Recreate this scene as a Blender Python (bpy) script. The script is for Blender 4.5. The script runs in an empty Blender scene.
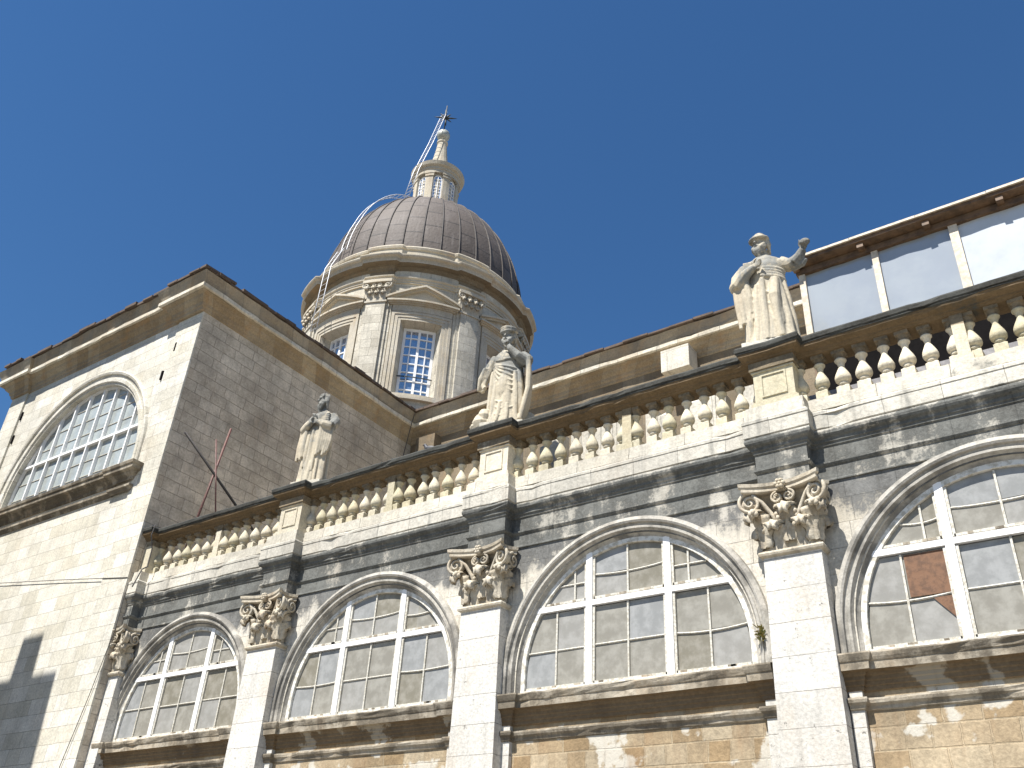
import bpy, bmesh, math, random
from mathutils import Vector, Matrix
random.seed(7)
R_ = math.radians
SC = bpy.context.scene
COL = SC.collection

# ------------------------------------------------------------------ camera, sky, sun, exposure
# metres; the camera stands at the origin, the paving 1.65 m below it, the aisle front runs along X at y = 12.1
YAW, PITCH, ROLL, FPX = R_(36.5773), R_(32.1388), R_(3.5477), 927.2
fwd = Vector((-math.sin(YAW)*math.cos(PITCH), math.cos(YAW)*math.cos(PITCH), math.sin(PITCH)))
rgt = Vector((math.cos(YAW), math.sin(YAW), 0)); up = rgt.cross(fwd)
r2 = rgt*math.cos(ROLL) + up*math.sin(ROLL); u2 = -rgt*math.sin(ROLL) + up*math.cos(ROLL)
cam = bpy.data.cameras.new('camera'); cam.sensor_width = 36; cam.lens = FPX/1024*36
cam.clip_start = 0.05; cam.clip_end = 5000
camo = bpy.data.objects.new('camera', cam); COL.objects.link(camo)
camo.matrix_world = Matrix(((r2.x, u2.x, -fwd.x, 0), (r2.y, u2.y, -fwd.y, 0), (r2.z, u2.z, -fwd.z, 0), (0, 0, 0, 1)))
SC.camera = camo

SUN_AZ, SUN_EL = R_(-99), R_(59)
world = bpy.data.worlds.new('World'); SC.world = world; world.use_nodes = True
wn = world.node_tree; bg = wn.nodes['Background']
sky = wn.nodes.new('ShaderNodeTexSky'); sky.sky_type = 'NISHITA'; sky.sun_disc = False
sky.sun_elevation = SUN_EL; sky.sun_rotation = math.atan2(math.cos(SUN_AZ), math.sin(SUN_AZ)) % (2*math.pi)
sky.altitude = 50; sky.air_density = 1.3; sky.dust_density = 0.0; sky.ozone_density = 10
hs = wn.nodes.new('ShaderNodeHueSaturation'); hs.inputs['Saturation'].default_value = 1.10
wn.links.new(sky.outputs[0], hs.inputs['Color']); wn.links.new(hs.outputs[0], bg.inputs[0]); bg.inputs[1].default_value = 0.053
sl = bpy.data.lights.new('sun', 'SUN'); sl.energy = 4.9; sl.angle = R_(0.53); sl.color = (1, 0.96, 0.905)
so = bpy.data.objects.new('sun', sl); COL.objects.link(so)
sd = Vector((math.cos(SUN_AZ)*math.cos(SUN_EL), math.sin(SUN_AZ)*math.cos(SUN_EL), math.sin(SUN_EL)))
so.rotation_euler = sd.to_track_quat('Z', 'Y').to_euler(); so.location = sd*80
SC.view_settings.view_transform = 'Standard'; SC.view_settings.look = 'None'
SC.view_settings.exposure = 1.06; SC.view_settings.gamma = 1; SC.view_settings.use_curve_mapping = False

# ------------------------------------------------------------------ helpers
def tag(o, label=None, cat=None, group=None, kind=None):
    if label: o['label'] = label
    if cat: o['category'] = cat
    if group: o['group'] = group
    if kind: o['kind'] = kind
    return o
def empty(name, loc=(0, 0, 0)):
    o = bpy.data.objects.new(name, None); COL.objects.link(o); o.location = loc; o.empty_display_size = .2
    return o

class MB:
    """collects faces, built as ONE mesh object"""
    def __init__(s): s.v = []; s.f = []; s.m = []; s.sm = []
    def add(s, vs, fs, mi=0, smooth=False):
        b = len(s.v); s.v += [tuple(p) for p in vs]
        for f in fs: s.f.append([b+i for i in f]); s.m.append(mi); s.sm.append(smooth)
    def box(s, x0, x1, y0, y1, z0, z1, mi=0, M=None):
        vs = [Vector(p) for p in ((x0,y0,z0),(x1,y0,z0),(x1,y1,z0),(x0,y1,z0),(x0,y0,z1),(x1,y0,z1),(x1,y1,z1),(x0,y1,z1))]
        if M: vs = [M @ p for p in vs]
        s.add(vs, [(3,2,1,0),(4,5,6,7),(0,1,5,4),(1,2,6,5),(2,3,7,6),(3,0,4,7)], mi)
    def grid(s, rows, mi=0, smooth=False, closeu=False):
        n = len(rows[0]); vs = [p for r in rows for p in r]; fs = []
        for i in range(len(rows)-1):
            for j in range(n if closeu else n-1):
                k = (j+1) % n
                fs.append((i*n+j, i*n+k, (i+1)*n+k, (i+1)*n+j))
        s.add(vs, fs, mi, smooth)
    def sweep(s, path, prof, mi=0, closed=False, smooth=False, cap=True, jit=0., step=.22, seed=1):
        """profile (out, z) along a plan polyline; out is to the right of the direction of travel"""
        if jit:
            rg_ = random.Random(seed); q = [path[0]]; flag = [0]
            for a_, b_ in zip(path, path[1:]):
                L_ = math.hypot(b_[0]-a_[0], b_[1]-a_[1]); k_ = max(1, int(L_/step))
                for i_ in range(1, k_+1): q.append((a_[0]+(b_[0]-a_[0])*i_/k_, a_[1]+(b_[1]-a_[1])*i_/k_)); flag.append(1 if i_ < k_ else 0)
            path = q; om = max(o for o, z in prof)
        n = len(path); P = [Vector((p[0], p[1])) for p in path]; cols = []
        for i in range(n):
            a = P[i]-P[i-1] if (i > 0 or closed) else P[1]-P[0]
            b = P[(i+1) % n]-P[i] if (i < n-1 or closed) else P[i]-P[i-1]
            a.normalize(); b.normalize()
            na = Vector((a.y, -a.x)); nb = Vector((b.y, -b.x))
            m = na+nb; m = m/max(m.dot(na), .3) if m.length > 1e-6 else na
            if jit and flag[i]:
                j0 = rg_.gauss(0, jit*.6); col_ = []; chip = rg_.random() < .10
                for o, z in prof:
                    d_ = j0*.5+rg_.gauss(0, jit*.5); e_ = rg_.gauss(0, jit*.35)+j0*.4
                    if chip and o > om*.72: d_ -= rg_.uniform(.01, .04)
                    if o <= 0: d_ = e_ = 0
                    col_.append((P[i].x+m.x*(o+d_), P[i].y+m.y*(o+d_), z+e_))
                cols.append(col_)
            else: cols.append([(P[i].x+m.x*o, P[i].y+m.y*o, z) for o, z in prof])
        if closed: cols.append(cols[0])
        s.grid(cols, mi, smooth)
        if cap and not closed:
            k = len(prof)
            s.add(cols[0], [tuple(range(k))], mi); s.add(cols[-1], [tuple(reversed(range(k)))], mi)
    def tube(s, pts, rad, n=8, mi=0, smooth=True, cap=True, flat=1.0):
        pts = [Vector(p) for p in pts]; k = len(pts)
        if not isinstance(rad, (list, tuple)): rad = [rad]*k
        rows = []; ref = None
        for i, p in enumerate(pts):
            d = (pts[min(i+1, k-1)]-pts[max(i-1, 0)]).normalized()
            if ref is None: ref = Vector((0, 0, 1)) if abs(d.z) < .9 else Vector((1, 0, 0))
            a = d.cross(ref).normalized(); b = a.cross(d).normalized(); ref = b
            rows.append([p+a*math.cos(t)*rad[i]+b*math.sin(t)*rad[i]*flat for t in [2*math.pi*j/n for j in range(n)]])
        s.grid(rows, mi, smooth, True)
        if cap:
            s.add(rows[0], [tuple(range(n))], mi, False); s.add(rows[-1], [tuple(reversed(range(n)))], mi, False)
    def lathe(s, prof, n=24, c=(0, 0, 0), mi=0, smooth=True, cap=True, a0=0):
        rows = [[(c[0]+r*math.cos(a0+2*math.pi*j/n), c[1]+r*math.sin(a0+2*math.pi*j/n), c[2]+z) for j in range(n)] for r, z in prof]
        s.grid(rows, mi, smooth, True)
        if cap:
            s.add(rows[0], [tuple(reversed(range(n)))], mi); s.add(rows[-1], [tuple(range(n))], mi)
    def ell(s, c, r, n=14, mi=0, M=None, smooth=True):
        rows = []
        for i in range(n//2+1):
            ph = -math.pi/2+math.pi*i/(n//2); cr = max(math.cos(ph), .02)
            rows.append([Vector((r[0]*cr*math.cos(2*math.pi*j/n), r[1]*cr*math.sin(2*math.pi*j/n), r[2]*math.sin(ph))) for j in range(n)])
        if M: rows = [[M @ p for p in q] for q in rows]
        rows = [[p+Vector(c) for p in q] for q in rows]
        s.grid(rows, mi, smooth, True)
        s.add(rows[0], [tuple(reversed(range(n)))], mi, smooth); s.add(rows[-1], [tuple(range(n))], mi, smooth)
    def xf(s, fn): s.v = [tuple(fn(Vector(p))) for p in s.v]; return s
    def mesh(s, name, mats, weld=True):
        me = bpy.data.meshes.new(name); me.from_pydata(s.v, [], s.f)
        for m in (mats if isinstance(mats, (list, tuple)) else [mats]): me.materials.append(m)
        for p, mi, sm in zip(me.polygons, s.m, s.sm): p.material_index = mi; p.use_smooth = sm
        bm = bmesh.new(); bm.from_mesh(me)
        if weld: bmesh.ops.remove_doubles(bm, verts=bm.verts, dist=1e-5)
        bmesh.ops.recalc_face_normals(bm, faces=bm.faces)
        bm.to_mesh(me); bm.free(); me.update()
        return me
    def build(s, name, mats, parent=None, weld=True):
        o = bpy.data.objects.new(name, s.mesh(name, mats, weld)); COL.objects.link(o)
        if parent: o.parent = parent
        return o
def inst(name, me, parent, M=None):
    o = bpy.data.objects.new(name, me); COL.objects.link(o); o.parent = parent
    if M is not None: o.matrix_basis = M
    return o

# ------------------------------------------------------------------ materials
class NT:
    def __init__(s, name):
        s.mat = bpy.data.materials.new(name); s.mat.use_nodes = True; s.t = s.mat.node_tree
        s.b = s.t.nodes['Principled BSDF']
    def n(s, typ, **kw):
        nd = s.t.nodes.new('ShaderNode'+typ)
        for k, v in kw.items(): setattr(nd, k, v)
        return nd
    def l(s, a, b): s.t.links.new(a, b)
    def set(s, sock, v):
        if hasattr(v, 'links') or isinstance(v, bpy.types.NodeSocket): s.l(v, sock)
        else: sock.default_value = v
    def math(s, op, a, b=None, c=None, clamp=False):
        nd = s.n('Math', operation=op); nd.use_clamp = clamp
        s.set(nd.inputs[0], a)
        if b is not None: s.set(nd.inputs[1], b)
        if c is not None: s.set(nd.inputs[2], c)
        return nd.outputs[0]
    def ramp(s, v, a, b, lo=0., hi=1.):
        nd = s.n('MapRange', interpolation_type='SMOOTHSTEP')
        s.set(nd.inputs[0], v)
        for i, x in enumerate((a, b, lo, hi)): nd.inputs[1+i].default_value = x
        return nd.outputs[0]
    def noise(s, vec, scale, detail=6, rough=.6):
        nd = s.n('TexNoise'); s.l(vec, nd.inputs['Vector'])
        nd.inputs['Scale'].default_value = scale; nd.inputs['Detail'].default_value = detail; nd.inputs['Roughness'].default_value = rough
        return nd.outputs[0]
    def mix(s, f, a, b, mode='MIX'):
        nd = s.n('Mix', data_type='RGBA', blend_type=mode)
        s.set(nd.inputs[0], f)
        for sock, v in ((nd.inputs[6], a), (nd.inputs[7], b)):
            if isinstance(v, tuple): sock.default_value = (*v, 1)
            else: s.l(v, sock)
        return nd.outputs[2]
    def comb(s, x, y, z):
        nd = s.n('CombineXYZ')
        for i, v in enumerate((x, y, z)): s.set(nd.inputs[i], v)
        return nd.outputs[0]

def stone(name, c1, c2, mode='xz', bw=.6, bh=.33, mortar=(.2, .18, .15), joint=.006, blocks=True, vary=1.0,
          stain=None, stain_c=(.05, .05, .047), warm=0., warm_c=(.33, .2, .09), streak=.3, spots=0., pale=None,
          bay=0., fine=1.0, rough=.88, bumpd=.02, bias_z=None, mtr=.75, runs=0., crisp=.26, wobble=.05, objvar=0.):
    """stain: base level of dark crust (threshold shift); bias_z: list of (z0,z1,amount) smooth additions with height"""
    N = NT(name); g = N.n('NewGeometry'); pos = g.outputs['Position']
    sp = N.n('SeparateXYZ'); N.l(pos, sp.inputs[0]); x, y, z = sp.outputs
    if mode == 'xz': u = x
    elif mode == 'yz': u = y
    elif mode == 'cyl':
        u = N.math('MULTIPLY', N.math('ARCTAN2', N.math('SUBTRACT', y, DC[1]), N.math('SUBTRACT', x, DC[0])), 5.0)
    else: u = N.math('ADD', x, y)
    n_big = N.noise(pos, .55, 4); n_mid = N.noise(pos, 2.3, 8, .65); n_fine = N.noise(pos, 21, 7, .7)
    if blocks:
        wob = N.math('MULTIPLY_ADD', n_mid, wobble, -wobble/2)
        br = N.n('TexBrick'); br.offset = .43; br.offset_frequency = 2; br.squash = .72; br.squash_frequency = 3
        N.l(N.comb(N.math('ADD', u, wob), N.math('ADD', z, N.math('MULTIPLY', wob, .35)), 0.), br.inputs['Vector'])
        br.inputs['Color1'].default_value = (*c1, 1); br.inputs['Color2'].default_value = (*c2, 1)
        br.inputs['Mortar'].default_value = (*mortar, 1); br.inputs['Scale'].default_value = 1
        br.inputs['Mortar Size'].default_value = joint; br.inputs['Mortar Smooth'].default_value = .4
        br.inputs['Brick Width'].default_value = bw; br.inputs['Row Height'].default_value = bh; br.inputs['Bias'].default_value = -.1
        mean = tuple((a+b)/2 for a, b in zip(c1, c2))
        jf = N.math('MULTIPLY', br.outputs['Fac'], N.ramp(n_mid, .38, .62, 1-mtr, 1.))
        # joint only where it is open
        br2 = br.outputs['Color']
        col = N.mix(N.math('SUBTRACT', br.outputs['Fac'], jf), br2, mean)
    else:
        col = N.mix(N.ramp(n_mid, .35, .65), c1, c2)
    def mul(col, f, lo, hi, a=.3, b=.7):
        v = N.ramp(f, a, b, lo, hi); return N.mix(1., col, N.comb(v, v, v), 'MULTIPLY')
    col = mul(col, n_big, 1-.16*vary, 1+.08*vary)
    col = mul(col, n_mid, 1-.14*vary, 1+.1*vary)
    col = mul(col, n_fine, 1-.22*fine, 1+.12*fine)
    if objvar:
        rv_ = N.n('ObjectInfo').outputs['Random']; k_ = N.ramp(rv_, 0, 1, 1-objvar, 1+objvar*.4); k2_ = N.ramp(rv_, 0, 1, 1-objvar*1.6, 1+objvar*.4)
        col = N.mix(1., col, N.comb(k_, k_, k2_), 'MULTIPLY')
    if pale:
        pf = N.ramp(N.noise(pos, 1.6, 5, .55), .56, .6); col = N.mix(N.math('MULTIPLY', pf, .85), col, pale)
    if warm:
        wv = N.noise(N.comb(N.math('MULTIPLY', u, 1.1), N.math('MULTIPLY', z, .35), y), 1.7, 5)
        col = N.mix(N.math('MULTIPLY', N.ramp(wv, .5, .72), warm), col, warm_c)
    if streak:
        sv = N.noise(N.comb(N.math('MULTIPLY', u, 5.), N.math('MULTIPLY', z, .5), N.math('MULTIPLY', y, .7)), 1.2, 5, .6)
        col = N.mix(N.math('MULTIPLY', N.ramp(sv, .52, .74), streak), col, tuple(c*1.9 for c in stain_c))
    if stain is not None:
        f = N.math('ADD', N.math('ADD', N.math('MULTIPLY', n_mid, .75), N.math('MULTIPLY', N.noise(pos, .8, 6, .6), .55)), stain-.65)
        f = N.math('ADD', f, N.math('MULTIPLY_ADD', n_fine, crisp, -crisp/2))
        if runs:
            rv = N.noise(N.comb(N.math('MULTIPLY', u, 2.6), N.math('MULTIPLY', z, .55), y), 1.0, 7, .62)
            f = N.math('ADD', f, N.math('MULTIPLY_ADD', rv, runs*2, -runs))
        for z0, z1, am in (bias_z or []):
            f = N.math('ADD', f, N.ramp(z, z0, z1, 0., am))
        if bay:
            cs = N.math('COSINE', N.math('MULTIPLY', N.math('SUBTRACT', x, -6.5), 2*math.pi/5.3))
            f = N.math('ADD', f, N.math('MULTIPLY', cs, bay))
        m = N.ramp(f, -.05, .12)
        dark = N.mix(N.ramp(N.math('ADD', N.math('MULTIPLY', n_mid, .6), N.math('MULTIPLY', n_fine, .4)), .36, .64), tuple(c*.8 for c in stain_c), tuple(c*2.3 for c in stain_c))
        col = N.mix(N.math('MULTIPLY', m, .93), col, dark)
    if spots:
        vo = N.noise(pos, 7.5, 4, .75)
        col = N.mix(N.math('MULTIPLY', N.ramp(vo, .62, .68), spots), col, (.1, .095, .085))
    N.l(col, N.b.inputs['Base Color']); N.b.inputs['Roughness'].default_value = rough
    N.b.inputs['Specular IOR Level'].default_value = .25
    h = N.math('ADD', N.math('MULTIPLY', n_fine, .5), N.math('MULTIPLY', n_mid, .9))
    if blocks: h = N.math('SUBTRACT', h, N.math('MULTIPLY', jf, .8))
    bp = N.n('Bump'); bp.inputs['Strength'].default_value = .8; bp.inputs['Distance'].default_value = bumpd
    N.l(h, bp.inputs['Height']); N.l(bp.outputs[0], N.b.inputs['Normal'])
    return N.mat

def plain(name, c, rough=.6, metal=0., var=.12, scale=9, bump=.004, spec=.5, ior=None, c2=None, thr=(.4, .65)):
    N = NT(name); g = N.n('NewGeometry'); pos = g.outputs['Position']
    n = N.noise(pos, scale, 6, .65)
    col = N.mix(N.ramp(n, *thr), c, c2 if c2 else tuple(max(0, k*(1-var*2)) for k in c))
    N.l(col, N.b.inputs['Base Color']); N.b.inputs['Roughness'].default_value = rough; N.b.inputs['Metallic'].default_value = metal
    N.b.inputs['Specular IOR Level'].default_value = spec
    if ior: N.b.inputs['IOR'].default_value = ior
    if bump:
        bp = N.n('Bump'); bp.inputs['Distance'].default_value = bump; N.l(n, bp.inputs['Height']); N.l(bp.outputs[0], N.b.inputs['Normal'])
    return N.mat

DC = (-24.7, 25.7)          # dome axis
PALE = (.60, .565, .49); PALE2 = (.50, .46, .375)
M = {}
M['front'] = stone('transept front stone', (.65, .625, .55), (.52, .49, .40), 'xz', .72, .36, joint=.004, streak=.18, stain=-.42, warm=.12, mtr=.5, vary=.8)
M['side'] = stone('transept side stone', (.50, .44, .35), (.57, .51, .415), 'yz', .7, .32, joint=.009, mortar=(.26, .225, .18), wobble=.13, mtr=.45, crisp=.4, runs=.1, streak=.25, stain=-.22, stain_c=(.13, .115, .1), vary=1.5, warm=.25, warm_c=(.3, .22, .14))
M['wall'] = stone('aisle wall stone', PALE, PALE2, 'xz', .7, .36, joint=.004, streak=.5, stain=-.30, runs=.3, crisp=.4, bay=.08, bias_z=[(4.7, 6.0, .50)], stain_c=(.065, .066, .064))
M['pilaster'] = stone('pilaster stone', (.60, .585, .54), (.56, .535, .48), 'xz', 40., .45, joint=.004, streak=.22, stain=-.36, warm=.2, spots=.75, mtr=.6, vary=.6, warm_c=(.42, .3, .17))
M['trim'] = stone('window trim stone', (.50, .475, .42), (.38, .36, .31), blocks=False, streak=.6, stain=.03, stain_c=(.08, .076, .068), warm=.12)
M['sill'] = stone('sill stone', (.46, .41, .325), (.34, .285, .205), blocks=False, streak=.55, stain=.03, runs=.3, crisp=.4, stain_c=(.075, .064, .048), warm=.4, warm_c=(.25, .15, .07))
M['undershade'] = stone('shade-darkened sill stone', (.22, .16, .095), (.15, .105, .06), blocks=False, streak=.3, pale=(.36, .31, .23), stain=-.1, runs=.35, stain_c=(.06, .045, .03))  # brown stone, darkened in the colour as the shadow below the sill lip
M['brown'] = stone('brown panel stone', (.30, .215, .12), (.44, .37, .26), 'xz', .44, .27, mortar=(.40, .32, .21), joint=.013, streak=.25, pale=(.5, .475, .41), warm=.6, warm_c=(.25, .155, .08), vary=1.5, wobble=.09, stain_c=(.09, .06, .035))
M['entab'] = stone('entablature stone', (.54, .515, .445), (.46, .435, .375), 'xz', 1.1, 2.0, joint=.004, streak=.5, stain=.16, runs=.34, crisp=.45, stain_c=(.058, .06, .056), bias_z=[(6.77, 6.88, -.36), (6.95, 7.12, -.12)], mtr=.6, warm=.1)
M['balus'] = stone('balustrade stone', (.62, .57, .46), (.53, .475, .365), blocks=False, streak=.2, stain=-.3, stain_c=(.10, .078, .05), warm=.22, warm_c=(.42, .29, .15), bias_z=[(7.98, 8.08, .5)], objvar=.16)  # top band browned in the colour, deepening the shade below the coping
M['plinth'] = stone('balustrade plinth stone', (.60, .565, .48), (.52, .48, .39), 'xz', 1.0, 3.0, joint=.006, streak=.35, stain=-.13, crisp=.5, runs=.12, bias_z=[(7.25, 7.42, -.12)], stain_c=(.1, .097, .085), warm=.1)
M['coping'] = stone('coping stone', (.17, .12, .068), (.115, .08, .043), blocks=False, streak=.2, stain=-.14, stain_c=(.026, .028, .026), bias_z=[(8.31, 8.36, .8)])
M['capital'] = stone('capital stone', (.58, .53, .43), (.44, .38, .28), blocks=False, streak=.4, stain=-.06, crisp=.45, runs=.2, stain_c=(.11, .098, .08), warm=.35, warm_c=(.33, .2, .1), bumpd=.03)
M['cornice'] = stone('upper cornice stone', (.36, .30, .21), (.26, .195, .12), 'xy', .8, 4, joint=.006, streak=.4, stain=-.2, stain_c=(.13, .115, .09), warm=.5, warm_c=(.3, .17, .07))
M['soffit'] = stone('shade-darkened drum frieze stone', (.25, .205, .14), (.18, .14, .09), blocks=False, streak=.5, stain=-.1, stain_c=(.08, .066, .05), warm=.3)  # brown darkened in the colour to strengthen the shadow beneath the cornice
M['fillet'] = stone('cornice fillet stone', (.64, .60, .50), (.52, .46, .35), 'xy', .9, 4, joint=.008, streak=.45, stain=-.25, stain_c=(.14, .12, .09), warm=.2)
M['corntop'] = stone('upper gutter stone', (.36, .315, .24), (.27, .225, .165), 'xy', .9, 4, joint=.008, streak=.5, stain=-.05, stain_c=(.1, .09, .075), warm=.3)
M['navewall'] = stone('clerestory stone', (.23, .185, .125), (.17, .135, .09), 'xz', .7, .34, joint=.008, streak=.2, warm=.3)
M['roof'] = stone('roof slab stone', (.15, .11, .085), (.09, .07, .058), blocks=False, streak=0, stain=-.1, stain_c=(.04, .034, .03), rough=.95)
M['aisleroof'] = stone('aisle roof slabs', (.52, .47, .38), (.42, .37, .29), 'xy', .6, .12, joint=.01, streak=0, stain=-.2, stain_c=(.12, .11, .09))
M['drum'] = stone('drum stone', (.55, .515, .43), (.46, .425, .345), 'cyl', .62, .4, joint=.007, mortar=(.22, .2, .16), streak=.25, stain=-.36, warm=.18, warm_c=(.36, .26, .15))
M['drumtrim'] = stone('drum trim stone', (.55, .505, .415), (.45, .40, .305), blocks=False, streak=.4, stain=-.24, stain_c=(.14, .12, .095), warm=.3, warm_c=(.34, .22, .11))
M['statue'] = stone('statue stone', (.58, .52, .40), (.49, .43, .32), blocks=False, streak=.75, stain=-.13, runs=.45, crisp=.45, stain_c=(.10, .102, .095), warm=.15, bumpd=.015, fine=.8, bias_z=[(9.3, 10.2, .25)])
M['frame'] = plain('white window paint', (.80, .80, .79), .5, var=.06, scale=5, bump=.002, c2=(.70, .68, .64), thr=(.5, .8))
M['dirtyframe'] = plain('dirty white window paint', (.66, .65, .60), .6, var=.1, scale=11, bump=.003, c2=(.42, .39, .32), thr=(.42, .62))
M['bar'] = plain('worn window bar paint', (.55, .53, .47), .6, var=.2, scale=30, c2=(.36, .33, .26))
for k_, c_, c2_ in (('pane', (.215, .205, .175), (.29, .28, .245)), ('pane2', (.24, .235, .215), (.305, .30, .28)), ('pane3', (.185, .172, .135), (.265, .25, .21)), ('pane4', (.225, .23, .225), (.295, .30, .295))):
    M[k_] = plain('dusty frosted glass '+k_[4:], c_, .34, scale=4.5, bump=.003, spec=.2, c2=c2_, thr=(.38, .66))
M['rust'] = plain('rust brown sheet', (.165, .08, .038), .7, var=.2, scale=14, bump=.004)
M['tglass'] = plain('transept window glass', (.36, .40, .40), .2, var=.15, scale=1.7, bump=.001, c2=(.28, .30, .285))
M['skyglass'] = plain('sky-painted window glass', (.13, .19, .29), .06, var=.1, scale=3, bump=.0006, spec=.9, ior=2.6)  # blue base colour paints the sky seen in the panes
M['lead'] = None
M['red'] = plain('rust red steel', (.12, .045, .035), .6, var=.25, scale=20)
M['dark'] = plain('dark steel', (.03, .024, .02), .6, var=.25, scale=20)
M['zinc'] = plain('galvanised ladder steel', (.62, .63, .65), .45, metal=.2, var=.08, scale=15)
M['iron'] = plain('dark iron', (.05, .055, .05), .55, metal=.5, var=.2)
M['ball'] = plain('weathered grey metal ball', (.42, .43, .38), .5, metal=.3, var=.2, scale=6)
M['wood'] = plain('brown timber', (.15, .088, .045), .65, var=.25, scale=6, bump=.006)
M['cream'] = plain('cream painted timber', (.58, .51, .40), .6, var=.12, scale=12, c2=(.42, .35, .26))
M['sheet'] = plain('clear plastic sheet', (.285, .315, .35), .12, var=.06, scale=.9, bump=.001, spec=.8, c2=(.32, .35, .375))
M['sheet2'] = plain('white plastic sheet', (.48, .51, .535), .2, var=.05, scale=1.2, bump=.001, c2=(.42, .45, .475))
M['black'] = plain('painted void shade', (.007, .006, .006), .95, var=.2, spec=.1)  # near-black painted in for the darkness inside openings
M['grey'] = plain('grey curb', (.30, .29, .29), .85, var=.15)
M['paving'] = stone('paving stone', (.27, .25, .215), (.22, .20, .17), 'xz', .8, .4, blocks=False, streak=0)
M['leaf'] = plain('yellow green weed', (.17, .19, .05), .6, var=.3, scale=30, c2=(.3, .2, .06))
M['bird'] = plain('dark pigeon feathers', (.04, .042, .05), .6, var=.2)
M['wire'] = plain('dark cable', (.06, .055, .05), .6)

def lead_mat():
    N = NT('brown lead sheet'); g = N.n('NewGeometry'); pos = g.outputs['Position']
    sp = N.n('SeparateXYZ'); N.l(pos, sp.inputs[0]); x, y, z = sp.outputs
    an = N.math('DIVIDE', N.math('ARCTAN2', N.math('SUBTRACT', y, DC[1]), N.math('SUBTRACT', x, DC[0])), 2*math.pi/36)
    br = N.n('TexBrick'); br.offset = .5
    N.l(N.comb(N.math('MULTIPLY', z, 1.0), N.math('ADD', an, 36.), 0.), br.inputs['Vector'])
    for k, v in (('Scale', 1), ('Mortar Size', .04), ('Mortar Smooth', .2), ('Brick Width', 1.05), ('Row Height', 1.), ('Bias', 0)): br.inputs[k].default_value = v
    br.inputs['Color1'].default_value = (.062, .049, .040, 1); br.inputs['Color2'].default_value = (.092, .074, .061, 1); br.inputs['Mortar'].default_value = (.03, .025, .022, 1)
    n1 = N.noise(pos, 1.3, 7); n2 = N.noise(pos, 9, 6)
    st = N.noise(N.comb(N.math('MULTIPLY', an, 2.2), N.math('MULTIPLY', z, .3), 0.), 1.4, 5)
    c = N.mix(N.math('MULTIPLY', N.ramp(n1, .45, .7), .6), br.outputs['Color'], (.115, .098, .088))
    c = N.mix(N.math('MULTIPLY', N.ramp(st, .55, .72), .55), c, (.17, .15, .135))
    c = N.mix(N.math('MULTIPLY', N.ramp(n2, .45, .75), .4), c, (.04, .033, .03))
    N.l(c, N.b.inputs['Base Color']); N.b.inputs['Roughness'].default_value = .72
    bp = N.n('Bump'); bp.inputs['Distance'].default_value = .02
    N.l(N.math('ADD', N.math('MULTIPLY', br.outputs['Fac'], .8), n2), bp.inputs['Height']); N.l(bp.outputs[0], N.b.inputs['Normal'])
    return N.mat
M['lead'] = lead_mat()

# ------------------------------------------------------------------ ground
g = MB(); g.add([(-900, -900, -1.65), (900, -900, -1.65), (900, 900, -1.65), (-900, 900, -1.65)], [(0, 1, 2, 3)])
tag(g.build('ground', M['paving']), kind='structure')

# ------------------------------------------------------------------ the cathedral
cath = empty('cathedral', (0, 0, 0))
tag(cath, 'pale stone baroque cathedral with balustraded arched aisle, lunette windowed transept and ribbed dome', 'church')

D, W = 11.86, 12.10                     # pilaster front, aisle wall face
PX = [-19.78, -14.45, -9.16, -3.87, 1.43]
WX = [-17.12, -11.83, -6.55, -1.22]
ZB = 3.60; ZC = 3.90; RO, RI = 2.235, 2.0
TX0, TX1, TY = -29.05, -19.45, 11.72    # transept
NY = 20.62                              # clerestory wall face
XR = 4.2

def arch_pts(cx, zc, r, zb, n=48):
    pts = [(cx-r, zb)]
    for i in range(n+1):
        a = math.pi-math.pi*i/n; pts.append((cx+r*math.cos(a), zc+r*math.sin(a)))
    pts.append((cx+r, zb)); return pts
def arch_wall(mb, x0, x1, zt, cx, zc, r, zb, y, depth, mi=0):
    ap = arch_pts(cx, zc, r, zb)
    rows = [[(x, y, z) for x, z in ap], [(x, y, zt) for x, z in ap]]
    for i in range(len(ap)-1):
        (xa, za), (xb, zb2) = ap[i], ap[i+1]
        if abs(xa-xb) > 1e-6: mb.add([(xa, y, za), (xb, y, zb2), (xb, y, zt), (xa, y, zt)], [(0, 1, 2, 3)], mi)
    for xa, xb in ((x0, cx-r), (cx+r, x1)):
        zs = [zb, zc, zt]
        for k in range(2):
            mb.add([(xa, y, zs[k]), (xb, y, zs[k]), (xb, y, zs[k+1]), (xa, y, zs[k+1])], [(0, 1, 2, 3)], mi)
    mb.grid([[(x, y, z) for x, z in ap], [(x, y+depth, z) for x, z in ap]], mi)
def archivolt(mb, cx, zc, zb, prof, y, mi=0, n=56):
    """profile (radius, out)"""
    rows = []
    for kind, t in [('l', 0)]+[('a', i/n) for i in range(n+1)]+[('r', 0)]:
        if kind == 'l': rows.append([(cx-r, y-o, zb) for r, o in prof])
        elif kind == 'r': rows.append([(cx+r, y-o, zb) for r, o in prof])
        else:
            a = math.pi*(1-t); rows.append([(cx+r*math.cos(a), y-o, zc+r*math.sin(a)) for r, o in prof])
    mb.grid(rows, mi)
    k = len(prof)
    mb.add(rows[0], [tuple(range(k))], mi); mb.add(rows[-1], [tuple(range(k))], mi)

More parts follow.
